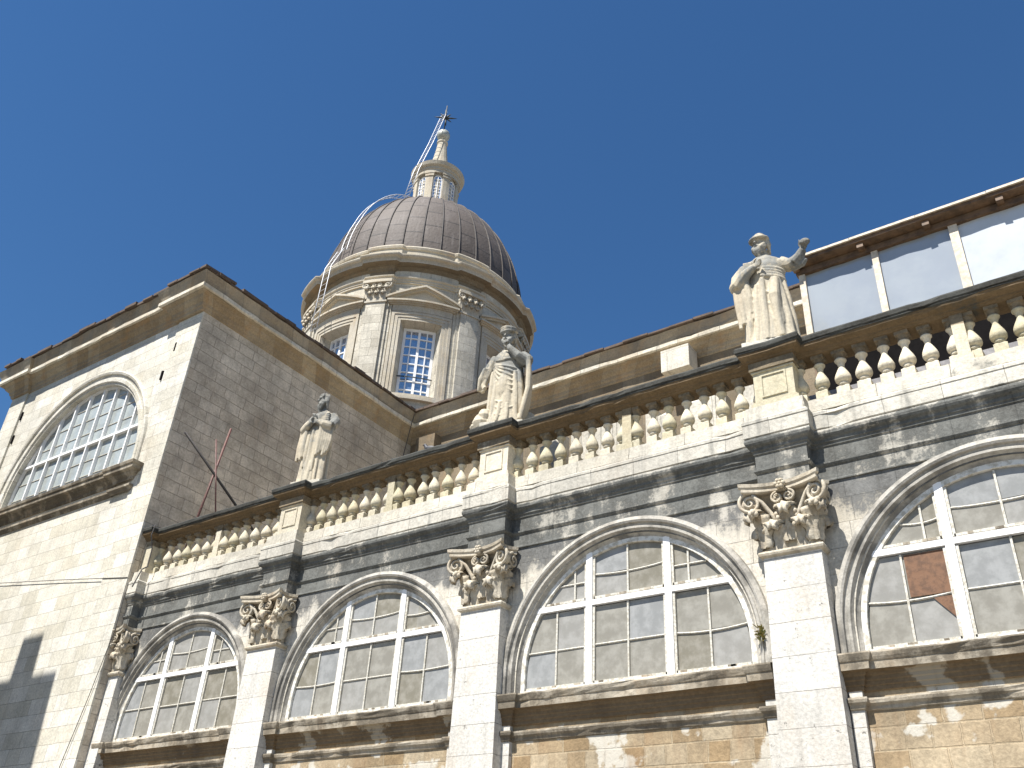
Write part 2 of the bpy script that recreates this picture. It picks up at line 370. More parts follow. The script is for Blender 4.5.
# aisle wall with the four arched openings
for i, cx in enumerate(WX):
    mb = MB(); x0 = PX[i] if i else TX1; arch_wall(mb, x0, PX[i+1], 6.12, cx, ZC, RI, ZB, W, .5)
    if i == 3: mb.add([(PX[4], W, ZB), (XR, W, ZB), (XR, W, 6.12), (PX[4], W, 6.12)], [(0, 1, 2, 3)])
    mb.build('aisle_wall', M['wall'], cath)
    mb = MB(); x1 = PX[i+1] if i < 3 else XR
    mb.box(x0, x1, W+.05, W+.6, -1.65, ZB-.02)
    mb.build('panel_wall', M['brown'], cath)
    # archivolt
    mb = MB(); archivolt(mb, cx, ZC, ZB, [(RI-.085, -.2), (RI-.085, -.085), (RI-.03, -.05), (RI+.01, -.01), (RI+.035, .025), (RI+.05, .055), (RI+.085, .055), (RI+.095, .035), (RI+.13, .045), (RI+.14, .085), (RI+.17, .10), (RI+.20, .085), (RO, .07), (RO+.012, -.01)], W)
    mb.build('window_surround', M['trim'], cath)
    # sill with breaks over the side strips
    sl0, sr0 = cx-2.225, cx+2.225
    if i == 0: sl0 = max(sl0, TX1+.02)
    path = [(sl0, W-.025), (sl0+.2, W-.025), (sl0+.2, W+.03), (sr0-.2, W+.03), (sr0-.2, W-.025), (sr0, W-.025)]
    prof = [(0, 3.13), (.015, 3.14), (.02, 3.19), (.035, 3.20), (.04, 3.245), (.055, 3.26), (.058, 3.30), (.075, 3.315), (.085, 3.345), (.15, 3.36), (.157, 3.455), (.17, 3.465), (.185, 3.50), (.20, 3.545), (.195, 3.565), (-.2, 3.60)]
    mb = MB(); mb.sweep(path, prof[:10], 1, cap=False); mb.sweep(path, prof[9:], 0, cap=False, jit=.004, seed=20+i); mb.build('window_sill', [M['sill'], M['undershade']], cath)
    mb = MB(); prof = [(0, 2.9), (.02, 2.915), (.03, 2.955), (.06, 2.985), (.07, 3.02), (.065, 3.045), (-.03, 3.055)]
    p2 = [(sl0+.02, W-.035), (sl0+.185, W-.035), (sl0+.185, W+.045), (sr0-.185, W+.045), (sr0-.185, W-.035), (sr0-.02, W-.035)]
    mb.sweep(p2, prof, jit=.004, seed=30+i); mb.build('string_course', M['sill'], cath)
    for xa in (sl0+.02, sr0-.185):
        mb = MB(); mb.box(xa, xa+.165, W-.03, W+.2, -1.65, 3.17); mb.build('side_strip', M['pilaster'], cath)
    # window: frame, dusty panes, worn bars
    rng = random.Random(40+i)
    yf = W+.075
    fr = MB(); archivolt(fr, cx, ZC, ZB, [(RI-.03, -.09), (RI-.03, .01), (RI-.125, .01), (RI-.13, .0), (RI-.13, -.09)], yf, 1)
    mx = (-.71, .66); zt = 4.90
    for m in mx: fr.box(cx+m-.055, cx+m+.055, yf-.018, yf+.07, ZB, ZC+math.sqrt(RI**2-m*m)-.04)
    hw = math.sqrt(RI**2-(zt-ZC)**2)-.05
    e = [-hw, mx[0]-.055, mx[0]+.055, mx[1]-.055, mx[1]+.055, hw]
    for k in (0, 2, 4): fr.box(cx+e[k], cx+e[k+1], yf-.014, yf+.07, zt-.042, zt+.042)
    fr.box(cx-RI+.1, cx+RI-.1, yf-.02, yf+.07, ZB-.05, ZB+.05, 1)
    win = fr.build('window', [M['frame'], M['dirtyframe']], cath)
    br = MB(); pn = MB(); rr = RI-.14
    cells = [(-RI+.15, mx[0]-.075), (mx[0]+.075, mx[1]-.075), (mx[1]+.075, RI-.15)]
    for a, b in cells:
        for z0, z1 in ((ZB+.055, zt-.06), (zt+.06, 9)):
            def top(u): return min(z1, ZC+math.sqrt(max(rr*rr-u*u, 0)))
            def side(z):
                q = math.sqrt(max(rr*rr-max(z-ZC, 0)**2, 0)); return max(a, -q), min(b, q)
            um = (max(a, -rr)+min(b, rr))/2+rng.uniform(-.02, .02)
            if z1 == 9 and abs(um) > 1: um = .92*math.copysign(1, um)+.07*(1 if um > 0 else -1)
            zc2 = (z0+min(top(um), 5.7))/2+rng.uniform(-.02, .02) if z1 < 9 else (z0+top((a+b)/2 if abs(a+b) < 1 else .85))/2
            t1 = top(um)
            if t1-z0 > .15 and not (i < 2 and z1 == 9 and abs(um) > .8 and rng.random() < .4): br.box(cx+um-.014, cx+um+.014, yf+.015, yf+.055, z0, t1)
            zq = [z0, zc2, 5.95 if z1 == 9 else z1]
            for (ua, ub) in ((a-.06, um), (um, b+.06)):
                for (za, zb3) in zip(zq, zq[1:]):
                    tl = [rng.uniform(-.006, .006) for _ in range(3)]; m_ = rng.choice([0, 0, 1, 1, 2, 3]); R3_ = RI-.115
                    lim = math.sqrt(max(R3_*R3_-max(za-ZC, 0)**2, 0)); va, vb = max(ua, -lim), min(ub, lim)
                    if vb-va < .02: continue
                    up_ = [(va+(vb-va)*k/8, min(zb3, ZC+math.sqrt(max(R3_*R3_-(va+(vb-va)*k/8)**2, 0)))) for k in range(9)]
                    pol = [(va, za), (vb, za)]+[(q1, max(q2, za+.002)) for q1, q2 in reversed(up_)]
                    pn.add([(cx+q1, yf+.042+tl[0]*.5+tl[1]*(q1-va)/(vb-va)+tl[2]*(q2-za)/(zb3-za), q2) for q1, q2 in pol], [tuple(range(len(pol)))], m_)
            s0, s1 = side(zc2)
            if s1-s0 > .2:
                sag = rng.choice([0, 0, .02, .035])
                br.tube([(cx+s0+(s1-s0)*t/8, yf+.035, zc2-sag*4*(t/8)*(1-t/8)) for t in range(9)], .016, 6, smooth=False)
            # casement edges (thin, uneven)
            s0, s1 = side(z0)
            br.box(cx+s0, cx+s1, yf+.005, yf+.06, z0, z0+.035)
            for q in (a, b):
                if abs(q) < rr-.2: br.box(cx+q-.02, cx+q+.02, yf+.005, yf+.06, z0, top(q))
            for q in range(3):
                xx = cx+s0+(s1-s0)*rng.uniform(.05, .95)
                br.box(xx, xx+rng.uniform(.05, .12), yf-.005, yf+.05, z0-.004, z0+.03, 1)
    pn.add([(cx-RI+.12, yf+.062, ZB), (cx+RI-.12, yf+.062, ZB), (cx+RI-.12, yf+.062, ZC), (cx-RI+.12, yf+.062, ZC)], [(0, 1, 2, 3)])
    pn.build('pane', [M['pane'], M['pane2'], M['pane3'], M['pane4']], win, weld=False)
    br.build('glazing_bar', [M['bar'], M['sill']], win)
    if i == 3:
        rs = MB(); a, b = cells[0]
        um = (max(a, -rr)+b)/2
        rs.box(cx+um+.02, cx+b-.015, yf+.022, yf+.03, 4.26, zt-.075)
        rs.add([(cx+b-.25, yf+.03, 4.22), (cx+b-.015, yf+.03, 3.93), (cx+b-.015, yf+.03, 4.22)], [(0, 1, 2)])
        rs.build('rusty_sheet', M['rust'], win)['label'] = 'rust brown sheet filling one broken pane'

# capital (local: x across, y towards the wall, wall at y=0; z from the astragal)
PR = W-D
def leaf(mb, c, dirv, z0, h, w, proj, lean=.05, n=14, m=9, mi=0):
    """acanthus leaf: rises, arcs outwards and droops"""
    d = Vector(dirv).normalized(); sd_ = Vector((-d.y, d.x, 0)); c = Vector(c)
    line = []
    for i in range(n+1):
        t = i/n
        if t < .62: o = lean*(t/.62)**2; z = h*t/.62*.93
        else:
            a = (t-.62)/.38*math.pi*1.05; o = lean+proj*.5*(1-math.cos(a)); z = h*.93+h*.13*math.sin(a)-(.10*h*max(0, a-1.7))
        line.append((o, z, t))
    F = []; B = []
    for o, z, t in line:
        ww = w*(.62+.55*math.sin(math.pi*min(t*1.05, 1))**.8)*(1+.2*math.sin(t*26))*(1 if t < .8 else 1-(t-.8)*2.2)
        fr_ = []; bk = []
        for j in range(m):
            s = -1+2*j/(m-1)
            oo = o-.06*s*s*(1-t*.3)+.026*math.cos(s*math.pi*3.0)
            p = c+d*oo+sd_*(ww*s)+Vector((0, 0, z0+z-.03*abs(s)*(t > .6)))
            fr_.append(p); bk.append(p-d*.035+Vector((0, 0, -.02 if t > .6 else 0)))
        F.append(fr_); B.append(bk)
    mb.grid(F, mi, True); mb.grid([list(reversed(r)) for r in B], mi, True)
    for k in (0, -1):
        mb.grid([[r[k] for r in F], [r[k] for r in B]], mi, True)
    mb.grid([F[-1], B[-1]], mi, True)
def spiral(mb, c, ax, r0, turns=1.7, tr=.03, sgn=1, mi=0, start=math.pi/2):
    """volute in the plane of ax (horizontal unit vector) and z"""
    ax = Vector(ax).normalized(); c = Vector(c); pts = []; rad = []
    n = int(26*turns)
    nr = Vector((ax.y, -ax.x, 0))
    for i in range(n+1):
        t = i/n; r = r0*(1-t)**.85+.012; a = start+sgn*t*turns*2*math.pi
        pts.append(c+ax*(r*math.cos(a))+Vector((0, 0, r*math.sin(a)))+nr*(.03*t)); rad.append(tr*(1-.5*t))
    mb.tube(pts, rad, 7, mi)
    rows = []
    for rr_, o in ((.01, .0), (r0*.92, -.0), (r0*.9, -.09), (.01, -.09)):
        rows.append([c+ax*(rr_*math.cos(q))+Vector((0, 0, rr_*math.sin(q)))+nr*o for q in [2*math.pi*j/16 for j in range(16)]])
    mb.grid(rows, mi, True, True)
def capital_mesh(half=.405, H=.98, name='capital', pr=PR):
    mb = MB(); f = -pr
    U = lambda h_, o: [(-h_, .0), (-h_, f-o), (h_, f-o), (h_, .0)]
    mb.sweep([(-half, 0), (-half, f), (half, f), (half, 0)], [(-.05, -.09), (.0, -.085), (.045, -.06), (.055, -.03), (.045, -.005), (.0, .0), (.0, .02), (-.05, .02)])
    mb.sweep([(-half, 0), (-half, f), (half, f), (half, 0)], [(-.08, .0), (-.07, .02), (-.07, .55), (-.02, .74), (.04, .84), (-.1, .84)])
    mb.add([(-half, 0, .83), (half, 0, .83), (half, f, .83), (-half, f, .83)], [(0, 1, 2, 3)])
    # lower tier
    for ux in (-.2, .2): leaf(mb, (ux, f-.0, 0), (0, -1, 0), .0, .40, .165, .13)
    for sx in (-1, 1):
        leaf(mb, (sx*half, f*.5, 0), (sx, 0, 0), .0, .40, .10, .12)
        leaf(mb, (sx*(half-.01), f-.0, 0), (sx*.7, -.7, 0), .06, .52, .15, .17, .07)
    leaf(mb, (0, f-.02, 0), (0, -1, 0), .12, .50, .15, .15, .06)
    # small buds between
    for ux in (-.33, -.1, .1, .33):
        for q in range(4): mb.ell((ux+random.uniform(-.05, .05), f-.05-random.uniform(0, .05), .3+q*.07), (.03, .035, .04), 8)
    # stems, volutes, helices
    for sx in (-1, 1):
        mb.tube([(sx*.12, f-.03, .32), (sx*.2, f-.05, .52), (sx*.32, f-.1, .72), (sx*.43, f-.17, .82)], [.04, .034, .03, .03], 7)
        for k, (ax, c) in enumerate((((sx*.82, -.35, 0), (sx*.475, f-.15, .70)),)):
            spiral(mb, c, Vector((1, -.30*sx, 0)), .15, 1.9, .03, -sx)
        spiral(mb, (sx*.545, f*.2-.12, .70), Vector((0, 1, 0)), .12, 1.6, .028, 1) if sx > 0 else spiral(mb, (sx*.545+.0, f*.2-.12, .70), Vector((0, -1, 0)), .12, 1.6, .028, -1)
        spiral(mb, (sx*.085, f-.115, .735), Vector((1, 0, 0)), .075, 1.5, .02, -sx)
        for q in range(5): mb.ell((sx*(.44+random.uniform(-.06, .06)), f-.17-random.uniform(0, .05), .50+.015*q), (.04, .04, .045), 8)
    # abacus with concave sides
    def plan(k):
        hw = .575+k; co = .30+k; mid = .13+k*.8; pts = [(-hw+.1, 0)]
        for i in range(7):
            t = i/6; pts.append((-hw+.13*4*t*(1-t), f-co+.05+(f*-.0)+(-f+co-.05)*(1-t)*.85))
        n = 16
        for i in range(n+1):
            t = -1+2*i/n; pts.append((hw*.97*t, f-(mid+(co-mid)*abs(t)**1.8)))
        for i in range(7):
            t = 1-i/6; pts.append((hw-.13*4*t*(1-t), f-co+.05+(-f+co-.05)*(1-t)*.85))
        pts.append((hw-.1, 0)); return pts
    levels = [(-.05, .83), (-.015, .845), (-.02, .89), (.01, .915), (.015, .965), (-.02, .975)]
    rows = [[(x, y, z) for x, y in plan(k)] for k, z in levels]
    mb.grid(rows); n = len(rows[0])
    mb.add(rows[0], [tuple(reversed(range(n)))]); mb.add(rows[-1], [tuple(range(n))])
    for q in range(7):
        a = q*2*math.pi/6; mb.ell((.05*math.cos(a)*(q < 6), f-.19, .9+.05*math.sin(a)*(q < 6)), (.036, .05, .036), 8)
    return mb.mesh(name, M['capital'])
capm = capital_mesh()
for i, px in enumerate(PX):
    mb = MB(); hw = .405
    if i == 0: mb.box(TX1, px+hw+.28, D+.05, W+.3, -1.65, 4.98); ph = px+.28
    else:
        # entasis: slightly wider at the foot
        zs = [-1.65, 1.0, 3.0, 4.3, 4.99]; hs = [hw+.05, hw+.04, hw+.02, hw+.005, hw]
        rows = [[(px-h, W+.3, z), (px-h, D, z), (px+h, D, z), (px+h, W+.3, z)] for z, h in zip(zs, hs)]
        mb.grid(rows); mb.add([rows[-1][k] for k in range(4)], [(0, 1, 2, 3)]); ph = px
    pil = mb.build('pilaster', M['pilaster'], cath)
    if i == 0:
        cm = capm.copy(); bm = bmesh.new(); bm.from_mesh(cm)
        bmesh.ops.bisect_plane(bm, geom=bm.verts[:]+bm.edges[:]+bm.faces[:], plane_co=(TX1+.012-ph, 0, 0), plane_no=(1, 0, 0), clear_inner=True)
        bm.to_mesh(cm); bm.free(); inst('capital', cm, pil, Matrix.Translation((ph, W+.04, 5.06))); continue
    inst('capital', capm, pil, Matrix.Translation((ph, W+(.0 if i else .04), 5.06)))

# entablature, one mitred run with a break over each pilaster
def broken(y0, y1, hw, x0=TX1, x1=XR, skip0=False):
    p = [(x0, y0)]
    for i, px in enumerate(PX):
        if i == 0: p = [(x0, y1), (PX[0]+hw+.18, y1), (PX[0]+hw+.18, y0)]; continue
        p += [(px-hw, y0), (px-hw, y1), (px+hw, y1), (px+hw, y0)]
    p.append((x1, y0)); return p
mb = MB()
mb.sweep(broken(W, D+.02, .375), [(-.3, 6.03), (.0, 6.035), (.028, 6.04), (.028, 6.06), (.010, 6.075), (.010, 6.27), (.025, 6.28), (.045, 6.31), (.045, 6.335), (.012, 6.35), (.012, 6.575), (.03, 6.59), (.035, 6.625), (.055, 6.64), (.055, 6.675), (.06, 6.69), (.10, 6.715), (.118, 6.745), (.125, 6.78), (.118, 6.815), (.10, 6.83),
   (.105, 6.83), (.125, 6.845), (.125, 7.06), (.135, 7.065), (.135, 7.11), (.11, 7.125), (.10, 7.145), (-.3, 7.15)], jit=.002)
mb.build('entablature', M['entab'], cath)

# balustrade
bal = empty('balustrade'); bal.parent = cath
mb = MB(); mb.sweep(broken(W, D+.03, .36), [(-.35, 7.152), (.095, 7.154), (.095, 7.25), (.085, 7.255), (.085, 7.365), (-.28, 7.37)], jit=.002, seed=2)
mb.build('plinth', M['plinth'], bal)
mb = MB(); mb.sweep(broken(W+.0, D+.05, .32), [(-.33, 8.185), (.01, 8.19), (.03, 8.215), (.05, 8.22), (.06, 8.245), (.115, 8.27), (.15, 8.29), (.155, 8.32), (.17, 8.335), (.172, 8.355), (.19, 8.37), (.195, 8.43), (.17, 8.465), (.0, 8.48), (-.33, 8.48)], jit=.0045, seed=3)
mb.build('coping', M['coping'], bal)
ped = MB(); f0 = D+.07
ped.box(-.315, .315, 0, .40, .0, .72)
ped.box(-.37, .37, -.045, .40, .0, .10); ped.box(-.345, .345, -.025, .40, .10, .135)
ped.box(-.335, .335, -.025, .40, .655, .69); ped.box(-.36, .36, -.05, .40, .69, .83)
for a, b, c, d in ((-.2, .2, .2, .225), (-.2, .2, .575, .6), (-.2, -.175, .225, .575), (.175, .2, .225, .575)): ped.box(a, b, -.018, .01, c, d)
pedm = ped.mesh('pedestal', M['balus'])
bl = MB()
bl.box(-.095, .095, -.095, .095, 0, .15); bl.lathe([(.134, .15), (.082, .178)], 4, a0=math.pi/4, smooth=False, cap=False)
bl.lathe([(.08, .17), (.058, .182), (.056, .19), (.074, .198), (.079, .212), (.072, .225), (.06, .232), (.09, .243), (.112, .262), (.121, .29), (.118, .32), (.105, .355), (.084, .395), (.061, .435), (.045, .468), (.044, .49), (.055, .525), (.068, .55), (.086, .565), (.089, .58), (.07, .595), (.074, .625), (.09, .652), (.092, .662)], 20, cap=False)
bl.box(-.098, .098, -.098, .098, .66, .715)
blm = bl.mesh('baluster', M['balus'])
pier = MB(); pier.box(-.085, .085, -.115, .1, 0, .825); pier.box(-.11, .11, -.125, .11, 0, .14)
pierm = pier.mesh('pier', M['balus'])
YB = W+.115
for i, px in enumerate(PX):
    if i == 0:
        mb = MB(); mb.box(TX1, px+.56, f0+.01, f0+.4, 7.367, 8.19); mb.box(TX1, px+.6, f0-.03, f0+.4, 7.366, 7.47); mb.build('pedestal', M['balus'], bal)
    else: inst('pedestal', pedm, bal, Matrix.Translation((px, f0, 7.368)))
for i in range(4):
    a = PX[i]+(.315 if i else .56); b = PX[i+1]-.315; c = (a+b)/2+(0 if i else 0)
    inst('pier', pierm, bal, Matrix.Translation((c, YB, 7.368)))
    n = 6 if i else 5
    st = ((b-a)/2-.15)/(n+1)+.0
    for s in (-1, 1):
        for k in range(n+2):
            off = .13+k*((b-a)/2-.13-.02)/(n+1)
            ang = random.uniform(-.06, .06)
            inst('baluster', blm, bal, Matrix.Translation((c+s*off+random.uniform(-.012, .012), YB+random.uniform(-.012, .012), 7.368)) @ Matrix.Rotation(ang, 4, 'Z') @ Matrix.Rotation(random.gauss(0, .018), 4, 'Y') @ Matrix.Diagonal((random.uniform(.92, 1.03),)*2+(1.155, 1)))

rg = random.Random(12); x = -10.4
while x < -4.3:
    w_ = rg.uniform(.16, .34)
    if rg.random() < (.8 if x > -7.2 else .5):
        mb = MB(); h = rg.uniform(8.72, 9.0); mb.box(x, x+w_, W+1.15, W+1.4, 7.3, h-.12); mb.add([(x, W+1.15, h-.12), (x+w_, W+1.15, h-.12), (x+w_, W+1.4, h-.12), (x, W+1.4, h-.12), (x+w_*.5, W+1.27, h)], [(0, 1, 4), (1, 2, 4), (2, 3, 4), (3, 0, 4)])
        mb.build('upstand_stone', M['plinth'], cath)
    x += w_+.01
# ------------------------------------------------------------------ transept
CORN = [(-.4, 14.92), (.0, 14.93), (.03, 14.95), (.045, 15.03), (.08, 15.06), (.10, 15.14), (.20, 15.22), (.24, 15.29), (.33, 15.33), (.345, 15.36)]
CORN2 = [(.345, 15.36), (.40, 15.365), (.415, 15.38), (.415, 15.49), (.33, 15.505)]
CORN3 = [(.33, 15.505), (.34, 15.52), (.37, 15.56), (.40, 15.64), (.47, 15.76), (.51, 15.83), (-.4, 15.84)]
def cornice(path, name, parent):
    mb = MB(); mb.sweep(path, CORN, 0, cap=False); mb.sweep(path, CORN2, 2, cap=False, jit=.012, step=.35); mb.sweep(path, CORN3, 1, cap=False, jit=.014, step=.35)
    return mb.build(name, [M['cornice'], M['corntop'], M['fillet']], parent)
def eave(mb, p0, p1, out, z, step=.42, rng=random.Random(3), ins=.5):
    p0 = Vector((*p0, 0)); p1 = Vector((*p1, 0)); d = p1-p0; L = d.length; d.normalize(); nrm = Vector((d.y, -d.x, 0)); t = 0
    while t < L:
        w = step*rng.uniform(.7, 1.35); th = rng.uniform(.05, .095); dz = rng.uniform(-.015, .03); o = out+rng.uniform(-.03, .04)
        a, b = p0+d*t, p0+d*min(t+w*.99, L)
        q = [a+nrm*o, b+nrm*o, b-nrm*ins, a-nrm*ins]
        zz = [z+dz, z+dz+rng.uniform(-.01, .01), z+dz+.07*(ins+o), z+dz+.07*(ins+o)]
        mb.add([(p.x, p.y, h) for p, h in zip(q, zz)]+[(p.x, p.y, h+th) for p, h in zip(q, zz)], [(3,2,1,0),(4,5,6,7),(0,1,5,4),(1,2,6,5),(2,3,7,6),(3,0,4,7)])
        t += w
CXT, RT, ZCT, ZBT = -24.02, 3.12, 10.72, 10.40
mb = MB(); arch_wall(mb, TX0, TX1, 14.96, CXT, ZCT, RT, ZBT, TY, .55)
mb.add([(TX0, TY, -1.65), (TX1, TY, -1.65), (TX1, TY, ZBT), (TX0, TY, ZBT)], [(0, 1, 2, 3)])
mb.box(TX1-1.05, TX1, TY-.035, TY+.01, -1.65, 14.95); mb.box(TX0, TX0+.9, TY-.06, TY+.01, -1.65, 14.95)
mb.build('transept_front', M['front'], cath)
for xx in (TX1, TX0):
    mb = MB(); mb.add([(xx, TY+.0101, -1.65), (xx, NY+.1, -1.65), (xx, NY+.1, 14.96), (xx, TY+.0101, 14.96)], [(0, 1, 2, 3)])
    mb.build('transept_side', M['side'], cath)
# cornice: breaks at the corner pilasters, then back along both sides
bk = .10
tp = [(TX0, NY), (TX0, TY-bk), (TX0+.95, TY-bk), (TX0+.95, TY), (TX1-1.15, TY), (TX1-1.15, TY-bk), (TX1, TY-bk), (TX1, NY)]
cornice(tp, 'transept_cornice', cath)
# roof of the transept: hipped slabs with uneven eaves
mb = MB(); cxm = (TX0+TX1)/2; e = .3
mb.add([(TX0-e, TY-e, 15.86), (TX1+e, TY-e, 15.86), (TX1+e, NY+5, 15.86), (TX0-e, NY+5, 15.86), (cxm, TY+4.8, 17.1), (cxm, NY+5, 17.1)], [(0, 1, 4), (1, 2, 5, 4), (3, 0, 4, 5)])
eave(mb, (TX0-.0, TY-bk), (TX0+.95, TY-bk), .58, 15.845); eave(mb, (TX0+.95, TY), (TX1-1.15, TY), .57, 15.845); eave(mb, (TX1-1.15, TY-bk), (TX1+.55, TY-bk), .58, 15.845)
eave(mb, (TX1, TY-bk-.45), (TX1, NY-.5), .55, 15.85, .42, random.Random(4), .3)
mb.build('transept_roof', M['roof'], cath)
# lunette window of the transept
mb = MB(); archivolt(mb, CXT, ZCT, ZBT, [(RT-.005, -.3), (RT-.005, -.1), (RT+.06, .02), (RT+.08, .05), (RT+.18, .055), (RT+.20, .025), (RT+.29, .04), (RT+.31, .085), (RT+.37, .105), (RT+.40, .08), (RT+.42, -.01)], TY)
mb.build('transept_window_surround', M['front'], cath)
yf = TY+.18
fr = MB(); archivolt(fr, CXT, ZCT, ZBT, [(RT+.02, -.08), (RT+.02, .04), (RT-.05, .04), (RT-.05, -.08)], yf)
for k in range(8):
    u = (k-3.5)*.66; fr.box(CXT+u-.028, CXT+u+.028, yf-.05, yf+.06, ZBT, ZCT+math.sqrt(RT**2-u*u)-.03)
hw = math.sqrt(RT**2-(11.93-ZCT)**2); fr.box(CXT-hw, CXT+hw, yf-.055, yf+.055, 11.895, 11.965)
fr.box(CXT-RT, CXT+RT, yf-.05, yf+.06, ZBT-.02, ZBT+.07)
tw = fr.build('lunette_window', M['frame'], cath)
pn = MB(); ap = arch_pts(CXT, ZCT, RT-.02, ZBT); pn.add([(x, yf+.04, z) for x, z in ap], [tuple(range(len(ap)))]); pn.build('pane', M['tglass'], tw)
gb = MB()
for z in (10.9, 11.4, 12.4, 12.9, 13.35):
    h = math.sqrt(RT**2-max(z-ZCT, 0)**2)-.05; gb.box(CXT-h, CXT+h, yf+.02, yf+.045, z-.008, z+.008)
gb.build('glazing_bar', M['bar'], tw)
mb = MB(); sx0, sx1 = CXT-3.6, CXT+3.55
path = [(sx0, TY+.3), (sx0, TY-.06), (sx0+.75, TY-.06), (sx0+.75, TY), (sx1-.75, TY), (sx1-.75, TY-.06), (sx1, TY-.06), (sx1, TY+.3)]
mb.sweep(path, [(0, 9.98), (.03, 9.99), (.05, 10.07), (.12, 10.13), (.14, 10.18), (.24, 10.2), (.25, 10.29), (.28, 10.31), (.30, 10.38), (-.3, 10.42)])
mb.sweep(path, [(0, 9.68), (.03, 9.69), (.06, 9.74), (.10, 9.77), (.10, 9.83), (-.05, 9.85)])
mb.build('transept_window_sill', M['sill'], cath)
for hx, hz in ((-20.35, 14.05), (-20.62, 13.2), (-28.05, 14.05), (-28.05, 13.2)):
    mb = MB(); mb.box(hx-.035, hx+.035, TY-.0405, TY+.02, hz-.14, hz+.14); mb.build('putlog_hole', M['black'], cath)  # uncut wall: a black box paints the dark inside of the hole

# ------------------------------------------------------------------ nave clerestory and aisle roof
mb = MB(); mb.add([(TX1, NY, 6), (XR+6, NY, 6), (XR+6, NY, 14.96), (TX1, NY, 14.96)], [(0, 1, 2, 3)]); mb.build('clerestory_wall', M['navewall'], cath)
cornice([(TX1-.2, NY), (XR+6, NY)], 'nave_cornice', cath)
mb = MB(); mb.add([(TX1, NY-.3, 15.86), (XR+6, NY-.3, 15.86), (XR+6, 25.7, 17.1), (TX1-5, 25.7, 17.1)], [(0, 1, 2, 3)])
mb.add([(TX1-5, 25.7, 17.1), (XR+6, 25.7, 17.1), (XR+6, 31, 15.8), (TX1-5, 31, 15.8)], [(0, 1, 2, 3)])
eave(mb, (TX1+.3, NY), (XR+6, NY), .58, 15.845, .62, random.Random(9)); mb.build('nave_roof', M['roof'], cath)
mb = MB(); mb.box(-9.62, -8.76, NY-.66, NY-.1, 14.35, 15.07); mb.build('corbel_block', M['plinth'], cath)
mb = MB(); mb.box(-18.9, -18.1, NY-.35, NY, 13.4, 14.9); mb.build('corner_block', M['navewall'], cath)
mb = MB(); mb.add([(TX1, W+.28, 7.43), (XR, W+.28, 7.43), (XR, NY, 10.2), (TX1, NY, 10.2)], [(0, 1, 2, 3)])
mb.add([(XR, W+.0, -1.65), (XR, NY, -1.65), (XR, NY, 10.2), (XR, W+.0, 7.43)], [(0, 1, 2, 3)])
mb.build('aisle_roof', M['aisleroof'], cath)

# ------------------------------------------------------------------ drum and dome
RD = 4.88
def cyl(az0, R=RD):
    """local (u along, o outward, z) -> world, bent on the drum"""
    def fn(p):
        a = az0+p.x/R; r = R+p.y
        return Vector((DC[0]+r*math.cos(a), DC[1]+r*math.sin(a), p.z))
    return fn
def cbox(mb, u0, u1, o0, o1, z0, z1, mi=0, n=None):
    n = n or max(1, int((u1-u0)/.25))
    us = [u0+(u1-u0)*i/n for i in range(n+1)]
    rows = [[(u, o0, z0), (u, o1, z0), (u, o1, z1), (u, o0, z1)] for u in us]
    mb.grid(rows, mi, False, True); mb.add(rows[0], [(0, 1, 2, 3)], mi); mb.add(rows[-1], [(3, 2, 1, 0)], mi)
seg = 2*math.pi/8*RD
WH, ZW0, ZW1 = .83, 18.38, 21.85
drum = None
mb = MB()
for k in range(8):
    b = MB(); h = seg/2; rows = []
    zs = [15, ZW0, ZW1, 24.7]
    for a, c in ((-h, -WH), (WH, h)):
        n = 6; us = [a+(c-a)*i/n for i in range(n+1)]
        b.grid([[(u, 0, z) for u in us] for z in zs])
    us = [-WH+2*WH*i/6 for i in range(7)]
    b.grid([[(u, 0, z) for u in us] for z in zs[:2]]); b.grid([[(u, 0, z) for u in us] for z in zs[2:]])
    SP = .12   # splay of the reveals
    b.grid([[(-WH, 0, ZW0), (-WH, 0, ZW1)], [(-WH+SP, -.5, ZW0+.05), (-WH+SP, -.5, ZW1-.1)]])
    b.grid([[(WH, 0, ZW0), (WH, 0, ZW1)], [(WH-SP, -.5, ZW0+.05), (WH-SP, -.5, ZW1-.1)]])
    for z, zz in ((ZW0, ZW0+.05), (ZW1, ZW1-.1)): b.grid([[(u, 0, z) for u in us], [(u*(WH-SP)/WH, -.5, zz) for u in us]])
    b.xf(cyl(-math.pi/4*k)); mb.v, b.v = mb.v, b.v
    base = len(mb.v); mb.v += b.v; mb.f += [[i+base for i in f] for f in b.f]; mb.m += b.m; mb.sm += b.sm
drum = mb.build('drum', M['drum'], cath)
